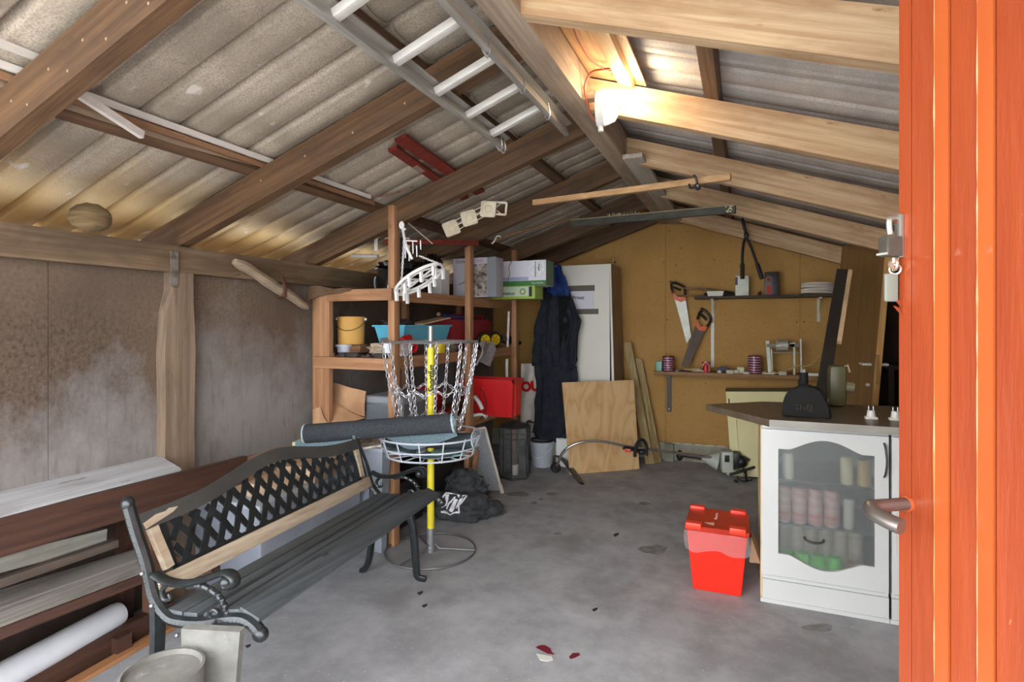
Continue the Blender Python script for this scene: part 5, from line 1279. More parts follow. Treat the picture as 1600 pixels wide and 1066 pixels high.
# saws
def saw(tipa, tipb, ha, hb_, Yd, labl, blade, grip, hole):
    t = thing('hand_saw', labl, 'saw', low((ha + tipa) / 2, min(tipa.z, tipb.z)))
    MB().prism([tipa, tipb, hb_, ha], (0, .004, 0)).build('blade', blade, t, sm=0)
    ax = ((ha + hb_) / 2 - (tipa + tipb) / 2).normalized(); w = (hb_ - ha); wl = w.length; w.normalize()
    def g(a, b_): return ha + w * a * wl + ax * b_
    org = mat('orange_grip', (218, 100, 50), rough=.5)
    MB().prism([g(-.02, -.03), g(.5, -.05), g(1.02, -.02), g(1.05, .03), g(.8, .02), g(.5, -.01), g(.1, .02), g(0, .05)], (0, -.012, 0)).build('grip_base', org, t, sm=0)
    MB().tube(curve([g(.0, .03), g(-.05, .10), g(.2, .14), g(.75, .13), g(1.1, .10), g(1.02, .02)], 5), .012, 8).build('handle', blackm() if grip else org, t)
    MB().tube(curve([g(.1, .09), g(.4, .085), g(.75, .075)], 4), .011, 8).build('grip_bar', blackm(), t)
    MB().tube([g(-.15, .13), g(-.02, .15), g(.3, .14)], .006, 6).build('horn', blackm(), t)
saw(bwp(1073, 537, .06), bwp(1080, 526, .06), bwp(1053, 463, .08), bwp(1071, 466, .08), 0, 'bright bladed hand saw hanging from the upper wall shelf end', mat('saw_steel', (150, 150, 138), (178, 178, 166), sc=(8, 8, 8), rough=.4, metal=.3), True, 0)
saw(bwp(1064, 572, .16), bwp(1076, 573, .16), bwp(1088, 504, .08), bwp(1103, 514, .08), 0, 'dark bladed hand saw leaning on the wall above the lower shelf', mat('saw_dark', (84, 68, 56), (96, 80, 68), sc=(8, 8, 8), rough=.6), True, 0)
for k, (a, b_, lb) in enumerate((((1066, 450), (1128, 455), 'upper thin wooden rod poking left from the upper wall shelf'), ((1058, 462), (1110, 463), 'lower thin wooden rod poking left from the upper wall shelf'))):
    tag(MB().tube([wy(*a, 5.52), wy(*b_, 5.58)], .009, 8).build('rod', wood('rod_wood', (120, 92, 60), (150, 118, 80), 'X')), lb, 'rod')
def onup(u0, v0, u1, Y, dep): return boxY(u0, v0, u1, 462, Y, dep, za + .0005)
tg = thing('grease_gun', 'flat black tool lying at the left of the upper wall shelf', 'tool', wy(1125, 462, 5.55))
a, b_ = wy(1100, 460, 5.56), wy(1148, 459, 5.56); a.z = b_.z = za + .022
MB().tube([a, a.lerp(b_, .3), a.lerp(b_, .7), b_], [.012, .02, .018, .01], 8).build('barrel', blackm(), tg)
MB().tube([wy(1104, 452, 5.58), wy(1146, 458, 5.58)], [.010, .012], 8).build('lever', blackm(), tg)
lo_, hi_ = onup(1104, 455, 1131, 5.52, .1)
tag(taper(MB(), lo_ + V((0, 0, .0)), hi_, .012).build('white_tray', mat('tray_white', (226, 224, 210), rough=.4)), 'small white tray at the left of the upper wall shelf', 'tray')
lo_, hi_ = onup(1149, 431, 1170, 5.55, .07)
wc_ = thing('white_carton', 'white upright carton on the upper wall shelf below the lopper handle', 'carton', lo_)
MB().lohi(lo_, hi_, .003).build('carton', mat('carton_white', (222, 226, 210), (208, 212, 196), sc=(12, 12, 12), rough=.5), wc_)
MB().lohi((lo_.x - .001, lo_.y - .001, lo_.z + .10), (lo_.x + .02, lo_.y + .02, hi_.z - .01)).build('side_print', mat('plum', (90, 60, 80)), wc_)
lo_, hi_ = onup(1195, 425, 1217, 5.53, .08)
bc_ = thing('oil_carton', 'black and red carton on the upper wall shelf right of the loppers', 'carton', lo_)
MB().lohi(lo_, hi_, .004).build('carton', mat('carton_black', (40, 38, 40), rough=.4), bc_)
w = hi_.x - lo_.x
MB().lohi((lo_.x + .01, lo_.y - .0012, lo_.z + .01), (lo_.x + w * .5, lo_.y, lo_.z + .09)).build('red_label', mat('label_red', (170, 44, 34)), bc_)
MB().ring((lo_.x + w * .30, lo_.y - .001, lo_.z + .145), .022, .005, 18, 5, (0, 1, 0)).build('label_ring', mat('label_orange', (206, 110, 80)), bc_)
tag(MB().ball(V((wy(1187, 460, 5.56).x, 5.56, za + .018)), .018, 2).cyl((wy(1187, 460, 5.56).x, 5.56, za + .02), (wy(1187, 460, 5.56).x + .01, 5.56, za + .045), .006, 8).build('small_knob', mat('maroon', (70, 30, 30))), 'tiny dark knob standing beside the black and red carton', 'knob')
# coil of white cable
cl = MB(); c = V((wy(1278, 452, 5.58).x, 5.56, za))
for k in range(11):
    cl.ring(c + V((.004 * math.sin(k * 3), 0, .010 + .0085 * k)), .17 - .012 * abs(math.sin(k * 1.7)), .007, 36, 6, (.04 * math.sin(k), .04 * math.cos(k * 2), 1), .6)
tag(cl.build('cable_coil', mat('coil_white', (222, 214, 200), rough=.5)), 'coil of white cable on the right of the upper wall shelf', 'cable coil')
# loppers hanging above
lpz = thing('loppers', 'long black loppers hanging open from the back rafter', 'loppers', wy(1165, 380, 5.5))
lY = 5.30
a, j_, c1_, c2_ = wy(1159, 340, lY), wy(1162, 376, lY), wy(1160, 436, lY), wy(1191, 436, lY)
MB().tube(curve([wy(1165, 372, lY), wy(1162, 380, lY), wy(1160, 400, lY), c1_], 3), .012, 8).build('handle', blackm(), lpz)
MB().tube([wy(1160, 412, lY), c1_], .018, 8).build('grip', blackm(), lpz)
MB().tube(curve([wy(1166, 372, lY), wy(1173, 385, lY), wy(1182, 410, lY), c2_], 3), .012, 8).build('handle', blackm(), lpz)
MB().tube([wy(1183, 412, lY), c2_], .018, 8).build('grip', blackm(), lpz)
MB().tube(curve([a, wy(1162, 352, lY), wy(1166, 366, lY)], 4), [.006] + [.013] * 8, 8, flat=(1, .5)).ball(wy(1166, 368, lY), (.022, .015, .03), 2).build('jaws', mat('dark_steel', (60, 60, 60), rough=.4, metal=.7), lpz)
tag(MB().tube([wy(1158, 342, lY) , wy(1158, 334, lY + .0), wy(1164, 330, lY)], .004, 6).build('hook', steel()), 'bent nail holding the loppers on the back rafter', 'hook')
# things on the lower shelf
Z = zb_ + .0005
def low_at(u, Y): return V((wy(u, 580, Y).x, Y, Z))
tq = mat('tartan', (150, 40, 60), (60, 30, 60), sc=(1, 1, 60), rough=.5)
def tart():
    m = bpy.data.materials.new('tartan_tin'); m.use_nodes = True; nt = m.node_tree; N = nt.nodes; L = nt.links; b = N['Principled BSDF']
    tc = N.new('ShaderNodeTexCoord'); c = N.new('ShaderNodeTexChecker'); mp = N.new('ShaderNodeMapping'); mp.inputs['Scale'].default_value = (1, 1, 1)
    L.new(tc.outputs['Object'], mp.inputs[0]); L.new(mp.outputs[0], c.inputs['Vector']); c.inputs['Scale'].default_value = 38
    c.inputs['Color1'].default_value = lin((150, 30, 52)); c.inputs['Color2'].default_value = lin((60, 34, 70))
    c2 = N.new('ShaderNodeTexWave'); c2.bands_direction = 'Z'; c2.inputs['Scale'].default_value = 14; L.new(tc.outputs['Object'], c2.inputs['Vector'])
    r = N.new('ShaderNodeValToRGB'); r.color_ramp.elements[0].position = .86; r.color_ramp.elements[1].position = .9; L.new(c2.outputs[0], r.inputs[0])
    mx = N.new('ShaderNodeMix'); mx.data_type = 'RGBA'; L.new(r.outputs[0], mx.inputs['Factor']); L.new(c.outputs[0], mx.inputs['A']); mx.inputs['B'].default_value = lin((210, 200, 210)); L.new(mx.outputs['Result'], b.inputs['Base Color']); b.inputs['Roughness'].default_value = .35
    return m
tm = tart()
def tin(c, r, h, lab):
    t = thing('tartan_tin', lab, 'tin', c)
    MB().cyl(c, c + V((0, 0, h)), r, 28).build('can', tm, t); MB().cyl(c + V((0, 0, h)), c + V((0, 0, h + .006)), r * .97, 28).ring(c + V((0, 0, .006)), r, .004, 28).build('rim', mat('plum_rim', (90, 20, 40), rough=.4), t)
tin(low_at(1044, 5.5), .052, .135, 'tartan patterned tin at the left end of the lower wall shelf')
tin(low_at(1179, 5.52), .056, .155, 'tartan patterned tin beside the white roller frame on the lower shelf')
c = low_at(1030, 5.46); tag(MB().lohi(c + V((-.03, -.03, 0)), c + V((.03, .04, .095)), .012).build('teal_can', mat('teal_can', (110, 170, 150), rough=.4)), 'small teal can at the far left end of the lower wall shelf', 'can')
c = low_at(1103, 5.45); rx = thing('red_canister', 'small red canister with looped handle on the lower wall shelf', 'canister', c)
MB().lathe(c, [(0, 0), (.03, 0), (.034, .03), (.025, .055), (.036, .085), (.036, .095), (0, .1)], 20, cap=False).build('body', mat('deep_red', (180, 30, 34), rough=.4), rx)
MB().tube(curve([c + V((-.03, -.02, .06)), c + V((0, -.035, .10)), c + V((.03, -.02, .06)), c + V((.028, -.03, .01))], 4), .004, 6).build('handle', mat('pale_bracket', (206, 202, 182)), rx)
tag(MB().tube([low_at(1068, 5.46) + V((0, 0, .025)), low_at(1096, 5.44) + V((0, 0, .012))], .009, 8).build('file', wood('file_wood', (170, 140, 96), (190, 160, 116), 'X')), 'thin wooden handled file between the tins on the lower shelf', 'file')
items = [(1058, 'washer_pile', 'scrap', 1), (1072, 'pliers', 'dark', 0), (1086, 'nut_box', 'pale', 2), (1093, 'hinge', 'pale', 0), (1124, 'bottle_cap', 'white', 1), (1130, 'hand_plane', 'slate', 3), (1140, 'sandpaper', 'pale', 2), (1148, 'screw_box', 'pale', 2), (1157, 'putty_block', 'cream', 2), (1166, 'poker_chip', 'white', 1), (1194, 'wire_scrap', 'pale', 1), (1206, 'pencil', 'tan', 0), (1222, 'shim', 'pale', 2)]
cmz = {'scrap': dm[2], 'dark': dm[0], 'pale': mat('pale_item', (190, 184, 164), rough=.6), 'white': whitem(), 'slate': mat('slate', (78, 84, 96), rough=.5), 'cream': mat('cream_item', (206, 200, 160), rough=.6), 'tan': dm[3]}
for i, (u, nm_, cl_, kd) in enumerate(items):
    c = low_at(u, 5.44 + .03 * (i % 3)); q = MB(); r = .020 + .008 * (i % 2)
    if kd == 0: q.tube([c + V((-.045, .01, .010)), c + V((.0, 0, .016)), c + V((.045, -.01, .010))], .0095, 7).ball(c + V((0, 0, .018)), .016, 1)
    elif kd == 1: q.lathe(c, [(0, 0), (r, 0), (r * 1.1, .012), (r * .6, .02), (0, .024)], 14, cap=False)
    elif kd == 2: q.lohi(c + V((-.028, -.02, 0)), c + V((.034, .02, .030 if nm_ != 'putty_block' else .055)), .004)
    else: q.tube([c + V((-.05, 0, .02)), c + V((0, .0, .035)), c + V((.06, 0, .02))], [.02, .028, .012], 8).ball(c + V((.02, 0, .05)), .014, 1)
    tag(q.build(nm_, cmz[cl_]), f'{ {"scrap":"grey metal","dark":"black","pale":"pale","white":"white","slate":"slate grey","cream":"cream","tan":"tan"}[cl_]} {nm_.replace("_", " ")} on the lower wall shelf, ' + ['just right of the left tartan tin', 'under the dark saw tip', 'left of the red canister beside the file', 'touching the left of the red canister', 'just right of the red canister', 'below the white slotted strip', 'right of the slate grey plane', 'in the middle between canister and right tin', 'left of the right tartan tin', 'at the foot of the right tartan tin', 'just left of the roller frame', 'between the legs of the roller frame', 'under the right leg of the roller frame'][i], nm_.replace('_', ' '))
# roller frame
rf = thing('roller_frame', 'white metal stand holding a foil wrapped roller on the lower wall shelf', 'roller frame', low_at(1225, 5.5))
gm_ = mat('mint_metal', (196, 200, 180), (214, 218, 200), sc=(20, 20, 20), rough=.4); Yr = 5.5
def q_(u, v, d=0): return wy(u, v, Yr + d)
MB().beam(q_(1199, 533), V((q_(1203, 533).x, Yr, Z)), .028, .012, up=(0, 1, 0)).beam(q_(1205, 545), V((q_(1207, 545).x, Yr + .04, Z)), .012, .03, up=(0, 1, 0)).build('upright', gm_, rf)
MB().beam(q_(1241, 535), V((q_(1241, 535).x, Yr, Z)), .014, .012, up=(0, 1, 0)).beam(q_(1251, 530), V((q_(1252, 530).x, Yr, Z)), .012, .012, up=(0, 1, 0)).build('upright', gm_, rf)
MB().cyl(q_(1212, 540), q_(1231, 540), .048, 14).build('roller', mat('foil_wrap', (206, 206, 190), (150, 150, 136), sc=(20, 60, 60), rough=.35, metal=.2), rf)
MB().beam(q_(1198, 540), q_(1250, 540), .02, .03).beam(q_(1203, 551), q_(1252, 551), .01, .010).build('cross_bar', mat('bar_grey', (110, 108, 96), rough=.5, metal=.3), rf)
MB().lohi(q_(1234, 543) - V((0, .01, 0)), q_(1241, 536) + V((0, .01, 0))).build('clamp', whitem(), rf)
MB().beam(V((q_(1195, 580).x, Yr - .02, Z + .006)), V((q_(1210, 580).x, Yr - .02, Z + .006)), .06, .01).build('foot', gm_, rf)
tag(MB().tube(curve([q_(1251, 572, -.05), q_(1265, 571, -.06), q_(1275, 563, -.07), q_(1283, 553, -.08)], 5), .005, 6).build('bent_wire', mat('tan_wire', (176, 150, 104), rough=.6)), 'pale bent wire curving up from the right of the roller frame', 'wire')
a, b_ = V((q_(1212, 585).x, 5.46, Z + .01)), q_(1250, 570, -.05)
tag(MB().beam(a, b_, .02, .012).build('wood_strip', bw_, sm=0), 'splintered strip leaning on the right legs of the roller frame', 'strip')
tag(MB().lohi((wy(1253, 585, 5.43).x, 5.43, Z), (wy(1281, 585, 5.43).x, 5.46, Z + .022)).build('white_batten', mat('ruler_white', (222, 220, 206)), sm=0), 'white batten lying at the right end of the lower wall shelf', 'batten')
tag(MB().cyl(low_at(1256, 5.5) + V((0, 0, .022)), low_at(1256, 5.5) + V((0, 0, .05)), .013, 16).lohi(low_at(1256, 5.5) + V((-.02, -.02, 0)), low_at(1256, 5.5) + V((.02, .02, .022))).build('socket', whitem()), 'round white socket piece right of the roller frame', 'socket')

# cream cupboard door leaning below
cd = thing('cupboard_door', 'pale yellow cupboard door leaning at the back wall behind the counter', 'door', (.1, 5.4, 0))
cmt = mat('cream_door', (222, 212, 152), (230, 222, 166), sc=(3, 3, 3), rough=.45)
q4 = [wy(1143, 736, 5.30), wy(1260, 736, 5.30), wy(1255, 612, 5.52), wy(1134, 612, 5.52)]
q4[0].z = q4[1].z = .003
MB().prism(q4, (0, .018, 0)).build('panel', cmt, cd, sm=0)
nd = lambda s_, t: (q4[3].lerp(q4[2], s_)).lerp(q4[0].lerp(q4[1], s_), t) + V((0, -.004, 0))
MB().tube([nd(s_, t) for s_, t in ((.12, .95), (.12, .24))] + [nd(.12 + .76 * k / 12, .24 - .10 * math.sin(PI * k / 12) ** 1.5) for k in range(1, 12)] + [nd(.88, .24), nd(.88, .95)], .004, 5).build('moulding', mat('cream_door', (222, 212, 152)), cd)
MB().tube([nd(.035, .09), nd(.035, .16)], .006, 6).build('handle', mat('bronze', (90, 70, 50), rough=.4, metal=.5), cd)
MB().prism([q4[3] + V((-.002, -.004, 0)), q4[2] + V((0, -.004, 0)), q4[2] + V((0, .02, .028)), q4[3] + V((-.002, .02, .028))], (0, .02, 0)).build('top_edge', mat('door_edge_dark', (84, 72, 50), rough=.6), cd, sm=0)

# string trimmer on the floor ----------------------------------------------
tr = thing('string_trimmer', 'petrol string trimmer with curved shaft lying on the floor before the plywood', 'trimmer', wz(1000, 715, 0))
chrm = mat('shaft_metal', (176, 172, 164), (196, 192, 184), sc=(20, 20, 20), rough=.25, metal=.8)
wd2 = lambda u, v, d: EYE + ray(u, v) * d
pts = [wd2(870, 728, 4.85), wd2(879, 708, 4.78), wd2(894, 696, 4.76), wd2(915, 690, 4.76), wd2(942, 690, 4.78), wd2(975, 697, 4.82)]
E1 = wz(1118, 716, .13)
MB().tube(curve(pts, 5), .0125, 10).build('curved_shaft', chrm, tr)
MB().tube([pts[-1], E1], .0125, 10).build('shaft', chrm, tr)
MB().tube(curve([wd2(992, 714, 4.82), wd2(994, 696, 4.82), wd2(1003, 687, 4.83), wd2(1010, 697, 4.84), wd2(1010, 712, 4.84)], 5), .014, 8).ball(wd2(1002, 706, 4.84), (.04, .03, .025), 2).build('loop_handle', blackm(), tr)
MB().tube([wd2(974, 699, 4.82), wd2(996, 703, 4.84)], .02, 8).build('collar', blackm(), tr)
MB().box(wd2(981, 704, 4.80), (.05, .02, .03), None, .006).build('red_trigger', mat('orange_red', (206, 66, 40), rough=.4), tr)
MB().ball(wz(1062, 712, .135), (.032, .03, .052), 2).build('throttle', blackm(), tr)
MB().tube([wz(1066, 711, .14), wz(1096, 716, .125)], .018, 10).build('grip', blackm(), tr)
ec = wz(1126, 722, .11)
gem = mat('engine_shell', (178, 184, 172), (192, 198, 186), sc=(6, 6, 6), rough=.4)
MB().lathe(wz(1098, 716, .12), [(.02, 0), (.03, .02), (.075, .11), (.085, .13), (.0, .135)], 20, (1, .12, -.15), cap=False).build('shroud', gem, tr)
MB().box(ec + V((.05, .0, .015)), (.10, .14, .19), Matrix.Rotation(.15, 3, 'Z'), .02).build('housing', gem, tr)
MB().box(ec + V((.055, -.074, .05)), (.04, .006, .06), Matrix.Rotation(.15, 3, 'Z'), .003).build('air_vent', blackm(), tr)
MB().box(ec + V((.13, .01, .03)), (.07, .11, .14), None, .02).ball(ec + V((.17, -.01, .02)), (.05, .05, .055), 2).box(ec + V((.21, 0, .05)), (.06, .02, .02), Matrix.Rotation(.5, 3, 'Y'), .005).build('muffler', blackm(), tr)
MB().box(ec + V((.12, -.02, -.075)), (.14, .08, .05), None, .012).build('fuel_tank', mat('fuel_tank', (200, 198, 160), rough=.4), tr)
MB().tube(curve([ec + V((.2, 0, -.06)), wz(1152, 745, .01), wz(1160, 752, .01), wz(1175, 750, .01)], 4), .005, 6).ball(ec + V((.19, -.02, -.05)), .018, 2).build('cord', blackm(), tr)
# cutter head and guard
hc = wd2(868, 731, 4.86)
MB().lathe(hc, [(0, -.03), (.035, -.03), (.045, -.01), (.045, .015), (.03, .03), (0, .032)], 20, (.5, -.7, .6), cap=False).ball(hc + V((-.02, 0, -.01)), .02, 2).build('cutter_head', blackm(), tr)
gp = curve([wz(868, 712, .10), wz(880, 718, .09), wz(893, 734, .05), wz(903, 748, .02), wz(908, 755, .008)], 5)
MB().tube(gp, [.02 + .012 * math.sin(PI * i / 20) for i in range(len(gp))], 8, flat=(1, .3)).build('guard', mat('guard_grey', (74, 72, 66), rough=.5), tr)
MB().box(gp[-1] + V((0, 0, .0)), (.05, .02, .016), Matrix.Rotation(-.6, 3, 'Z'), .003).build('blade', blackm(), tr)
# vacuum hose bits right of the trimmer
vf = thing('hedge_tool', 'black curved tool frame lying beside the trimmer engine', 'tool', wz(1175, 740, 0))
MB().tube(curve([wz(1140, 742, .05), wz(1160, 736, .08), wz(1180, 730, .08), wz(1200, 728, .08)], 5), .014, 8).build('arm', mat('dark_grey_tool', (52, 54, 54), rough=.5), vf)
MB().tube([wz(1165, 736, .07), wz(1167, 752, .012)], .010, 8).tube([wz(1168, 746, .012), wz(1200, 748, .012)], .006, 6).build('leg', blackm(), vf)
MB().ball(wz(1150, 752, .014), (.02, .016, .013), 2).build('plug', blackm(), vf)

# tall door leaning in the corner -------------------------------------------
td = thing('spare_door', 'tall brown spare door with white handle leaning in the right back corner', 'door', (.85, 5.0, 0))
dbr = mat('door_veneer', (136, 98, 56), (154, 116, 70), sc=(20, 20, 1.5), rough=.5, det=7)
n0, n1 = wy(1372, 630, 4.40), wy(1396, 360, 4.40)
dd = (n1 - n0) / (n1.z - n0.z); nb = n0 - dd * (n0.z - .003); ntp = n1
wv = V((-.15, .78, 0))
MB().prism([nb, nb + wv, ntp + wv, ntp], (-.038, -.006, 0)).build('leaf', dbr, td, sm=0)
MB().prism([nb + V((.001, -.002, 0)), ntp + V((.001, -.002, 0)), ntp + V((-.038, -.008, 0)), nb + V((-.038, -.008, 0))], (0, -.003, 0)).build('edge_lipping', wood('lipping', (196, 148, 84), (212, 168, 104), 'Z'), td, sm=0)
at_ = lambda z: nb + dd * z
hz = wy(1360, 571, 4.4).z
MB().box(at_(hz - .03) + V((-.02, -.008, 0)), (.022, .006, .20)).build('lock_plate', mat('brass_plate', (170, 130, 76), rough=.4, metal=.5), td)
p = at_(hz) + V((-.02, .05, 0))
MB().tube([p + V((-.02, 0, 0)), p + V((-.075, 0, 0)), p + V((-.08, .09, .0))], .009, 8).tube([p + V((.02, 0, 0)), p + V((.065, 0, 0)), p + V((.07, .09, 0))], .009, 8).build('handle', whitem(), td)
MB().tube([at_(hz - .14) + V((-.05, .05, 0)), at_(hz - .14) + V((-.07, .05, .0))], .010, 8).build('key_knob', whitem(), td)
MB().ball(wy(1347, 410, 5.35), (.012, .01, .03), 2).build('hinge', whitem(), td)
# dark open cabinet right of the door
dc = thing('dark_cabinet', 'dark brown cabinet in the shadow behind the tall door', 'cabinet', (1.08, 5.2, 0))
dkm = mat('dark_cab', (46, 32, 24), (60, 44, 34), sc=(4, 4, 4), rough=.6)
MB().lohi((.965, 5.36, 0), (1.19, 5.66, 1.86), .003).build('body', dkm, dc)
MB().lohi((.972, 5.352, .96), (1.183, 5.36, 1.5)).build('door', dkm, dc); MB().lohi((1.0, 5.345, 1.16), (1.006, 5.352, 1.26)).build('handle', mat('worn_handle', (120, 112, 100)), dc)
tag(MB().lohi((1.0, 4.9, 1.0), (1.19, 5.3, 1.03)).lohi((1.16, 4.9, .0), (1.19, 5.3, 1.0)).lohi((1.0, 4.9, .0), (1.03, 4.93, 1.0)).lohi((1.0, 5.27, .0), (1.03, 5.3, 1.0)).build('side_table', dkm, sm=0), 'dark narrow side table against the right wall behind the tall door', 'table')
for u, v, lb in ((1325, 454, 'small black hook on the yellow wall near the tall door'), (1335, 482, 'black pliers hanging on the yellow wall left of the tall door')):
    p = wy(u, v, 5.6); q = MB().tube([p + V((-.04, 0, 0)), p + V((.03, 0, .01))], .010, 6).cyl(p + V((.02, -.0, .01)), p + V((.02, .1, .01)), .006, 6)
    if v > 470: q.tube([p + V((-.05, 0, -.02)), p + V((0, 0, -.005)), p + V((.04, 0, .03))], .012, 6).tube([p + V((-.06, 0, -.0)), p + V((0, 0, -.012))], .008, 6)
    tag(q.build('pliers' if v > 470 else 'wall_hook', blackm()), lb, 'pliers' if v > 470 else 'hook')
pcw = wy(1327, 320, 5.3)

# ================================================================ COUNTER AND CABINETS
ZC = .88
cn = [wz(1103, 632, ZC), wz(1191, 627.5, ZC), wz(1405, 635, ZC), V((1.19, 3.66, ZC)), V((1.19, 2.905, ZC)), wz(1202, 656, ZC)]
ctm = mat('counter_laminate', (88, 76, 62), (112, 98, 82), sc=(30, 6, 30), rough=.35, det=9)
ct_ = thing('countertop', 'grey brown laminate countertop with a cut off corner on the white cabinets', 'countertop', (.5, 3.2, ZC - .03))
MB().prism(cn, (0, 0, -.034)).build('worktop', ctm, ct_, sm=0)
edm = mat('worktop_edge', (150, 146, 136), (166, 162, 152), sc=(6, 6, 30), rough=.4)
b = MB(); a, d = cn[5], cn[4]; b.prism([a + V((0, -.002, .0005)), d + V((0, -.002, .0005)), d + V((0, -.002, -.0345)), a + V((0, -.002, -.0345))], (0, .002, 0)); b.build('front_edge', edm, ct_, sm=0)
wh_ = mat('cabinet_white', (206, 207, 204), (212, 213, 210), sc=(3, 3, 3), rough=.3); edge = wood('chip_edge', (206, 176, 130), (222, 196, 152), 'Z')
CYF = 2.93
def cabinet(x0, x1, label, glass):
    t = thing('base_cabinet', label, 'cabinet', ((x0 + x1) / 2, 3.2, 0)); zt = ZC - .0355; y1 = CYF + .50
    t_ = .016; b = MB()
    b.lohi((x0 + .004, CYF + .02, .11), (x0 + t_, y1, zt)).lohi((x1 - t_, CYF + .02, .11), (x1 - .001, y1, zt)).lohi((x0 + t_, CYF + .02, .11), (x1 - t_, y1, .126)).lohi((x0 + t_, y1 - .008, .126), (x1 - t_, y1, zt)).lohi((x0 + t_, CYF + .02, zt - .016), (x1 - t_, y1 - .01, zt))
    b.build('carcass', wh_, t, sm=0)
    MB().lohi((x0 + .004, CYF + .012, .0), (x1 - .001, CYF + .028, .109)).build('plinth', wh_, t, sm=0)
    MB().lohi((x0 - .004, CYF + .004, .0), (x1 - .001, CYF + .012, .018)).build('plinth_strip', wh_, t, sm=0)
    if glass:
        MB().lohi((x0 - .004, CYF + .02, .0), (x0 + .003, y1, zt)).build('end_panel', edge, t, sm=0)
        for z in (.375, .585): MB().lohi((x0 + t_, CYF + .05, z - .008), (x1 - t_, y1 - .01, z)).build('shelf', mat('glass_shelf', (120, 122, 120), rough=.2), t, sm=0)
    return t
X0, X1 = .079, .600
cA = cabinet(X0, X1, 'white base cabinet with a frosted glass door at the counter end', True)
# arched glass door with a real opening
zd0, zd1 = .135, .832; gx0, gx1 = .152, .543; y = CYF
def topz(x): k = (x - gx0) / (gx1 - gx0); e = min(max((k - .12) / .76, 0), 1); return .742 + .052 * math.sin(PI * e) ** 1.2
def botz(x): k = (x - gx0) / (gx1 - gx0); e = min(max((k - .12) / .76, 0), 1); return .243 - .052 * math.sin(PI * e) ** 1.2
b = MB(); n = 36; xs = [gx0 + (gx1 - gx0) * i / n for i in range(n + 1)]
b.lohi((X0, y, zd0), (gx0, y + .019, zd1)).lohi((gx1, y, zd0), (X1 - .004, y + .019, zd1))
b.prism([(x, y, topz(x)) for x in xs] + [(gx1, y, zd1), (gx0, y, zd1)], (0, .019, 0)).prism([(x, y, botz(x)) for x in xs] + [(gx1, y, zd0), (gx0, y, zd0)], (0, .019, 0))
dA = b.build('door', wh_, cA, sm=0)
b = MB().prism([(x, y + .010, topz(x)) for x in xs] + [(x, y + .010, botz(x)) for x in xs[::-1]], (0, .004, 0)); b.build('frosted_pane', mat('frosted_glass', (232, 236, 234), rough=.22, trans=.90), dA, sm=0)
hm = mat('dark_handle', (96, 96, 98), rough=.3, metal=.7)
MB().tube(curve([(.578, y - .002, .802), (.580, y - .022, .78), (.584, y - .028, .725), (.580, y - .022, .672), (.578, y - .002, .652)], 4), .0048, 7).build('handle', hm, dA)
MB().tube(curve([(.262, y + .004, .335), (.27, y - .012, .326), (.305, y - .016, .320), (.335, y - .012, .328), (.342, y + .004, .334)], 4), .006, 7).build('low_handle', hm, dA)
cB = cabinet(.606, 1.17, 'white base cabinet next to the open orange door', False)
MB().lohi((.608, CYF, .135), (1.165, CYF + .019, .832), .002).build('door', wh_, cB)
# cans behind the frosted glass
def can(x, yy, z, r, h, m, lab, cat='can', grp=None, nm_='drink_can'):
    b = MB().lathe((x, yy, z), [(0, 0), (r * .8, 0), (r, .008), (r, h - .01), (r * .8, h), (0, h - .002)], 20, cap=False); return tag(b.build(nm_, m), lab, cat, grp)
grn = mat('green_can', (70, 196, 30), rough=.35); bei = mat('beige_can', (196, 184, 166), (150, 136, 124), sc=(8, 8, 30), rough=.5); pnk = mat('pink_can', (200, 120, 116), (216, 196, 190), sc=(8, 8, 30), rough=.5)
g1 = can(.195, 2.995, .127, .032, .115, grn, 'green can behind the frosted door at the bottom', grp='green cans on the cabinet floor')
for k in range(1, 4): 
    c = g1.copy(); COL.objects.link(c); c.location.x += .066 * k; c['label'] = 'green can behind the frosted door at the bottom'
can(.47, 2.995, .127, .032, .10, mat('brown_can', (140, 96, 70)), 'brown can behind the frosted door, bottom right')
g2 = can(.18, 3.06, .127, .030, .225, bei, 'beige carton tube behind the green cans', 'tube', 'beige tubes behind the green cans', 'carton_tube')
for k in range(1, 6):
    c = g2.copy(); COL.objects.link(c); c.location.x += .062 * k; c['label'] = 'beige carton tube behind the green cans'
g3 = can(.18, 3.015, .376, .032, .17, pnk, 'pinkish tin on the middle shelf behind the frosted door', 'tin', 'pinkish tins on the cabinet shelf', 'food_tin')
for k in range(1, 4):
    c = g3.copy(); COL.objects.link(c); c.location.x += .068 * k; c['label'] = 'pinkish tin on the middle shelf behind the frosted door'
can(.455, 3.01, .376, .022, .14, mat('white_jar', (210, 206, 196)), 'slim pale jar on the middle shelf right of the pinkish tins', 'jar', None, 'jar')
can(.20, 3.005, .586, .024, .125, mat('cream_jar', (226, 220, 200)), 'cream jar alone at the left of the top cabinet shelf', 'jar', None, 'jar')
can(.445, 3.005, .586, .026, .125, mat('cream_jar2', (226, 214, 180)), 'cream jar on the top cabinet shelf, left of two on the right', 'jar', None, 'jar')
can(.515, 3.005, .586, .028, .12, mat('golden_jar', (206, 178, 130)), 'golden jar on the top cabinet shelf at the far right', 'jar', None, 'jar')
# loose board behind the red bin
tag(MB().prism([wz(1186, 905, .002) + V((-.0, 0, 0)), wz(1184, 880, .002), wz(1184, 880, .002) + V((.012, .0, .36)), wz(1186, 905, .002) + V((.012, 0, .30))], (.008, 0, 0)).build('thin_board', bw_, sm=0), 'thin board standing against the cabinet end beside the red bin', 'board')
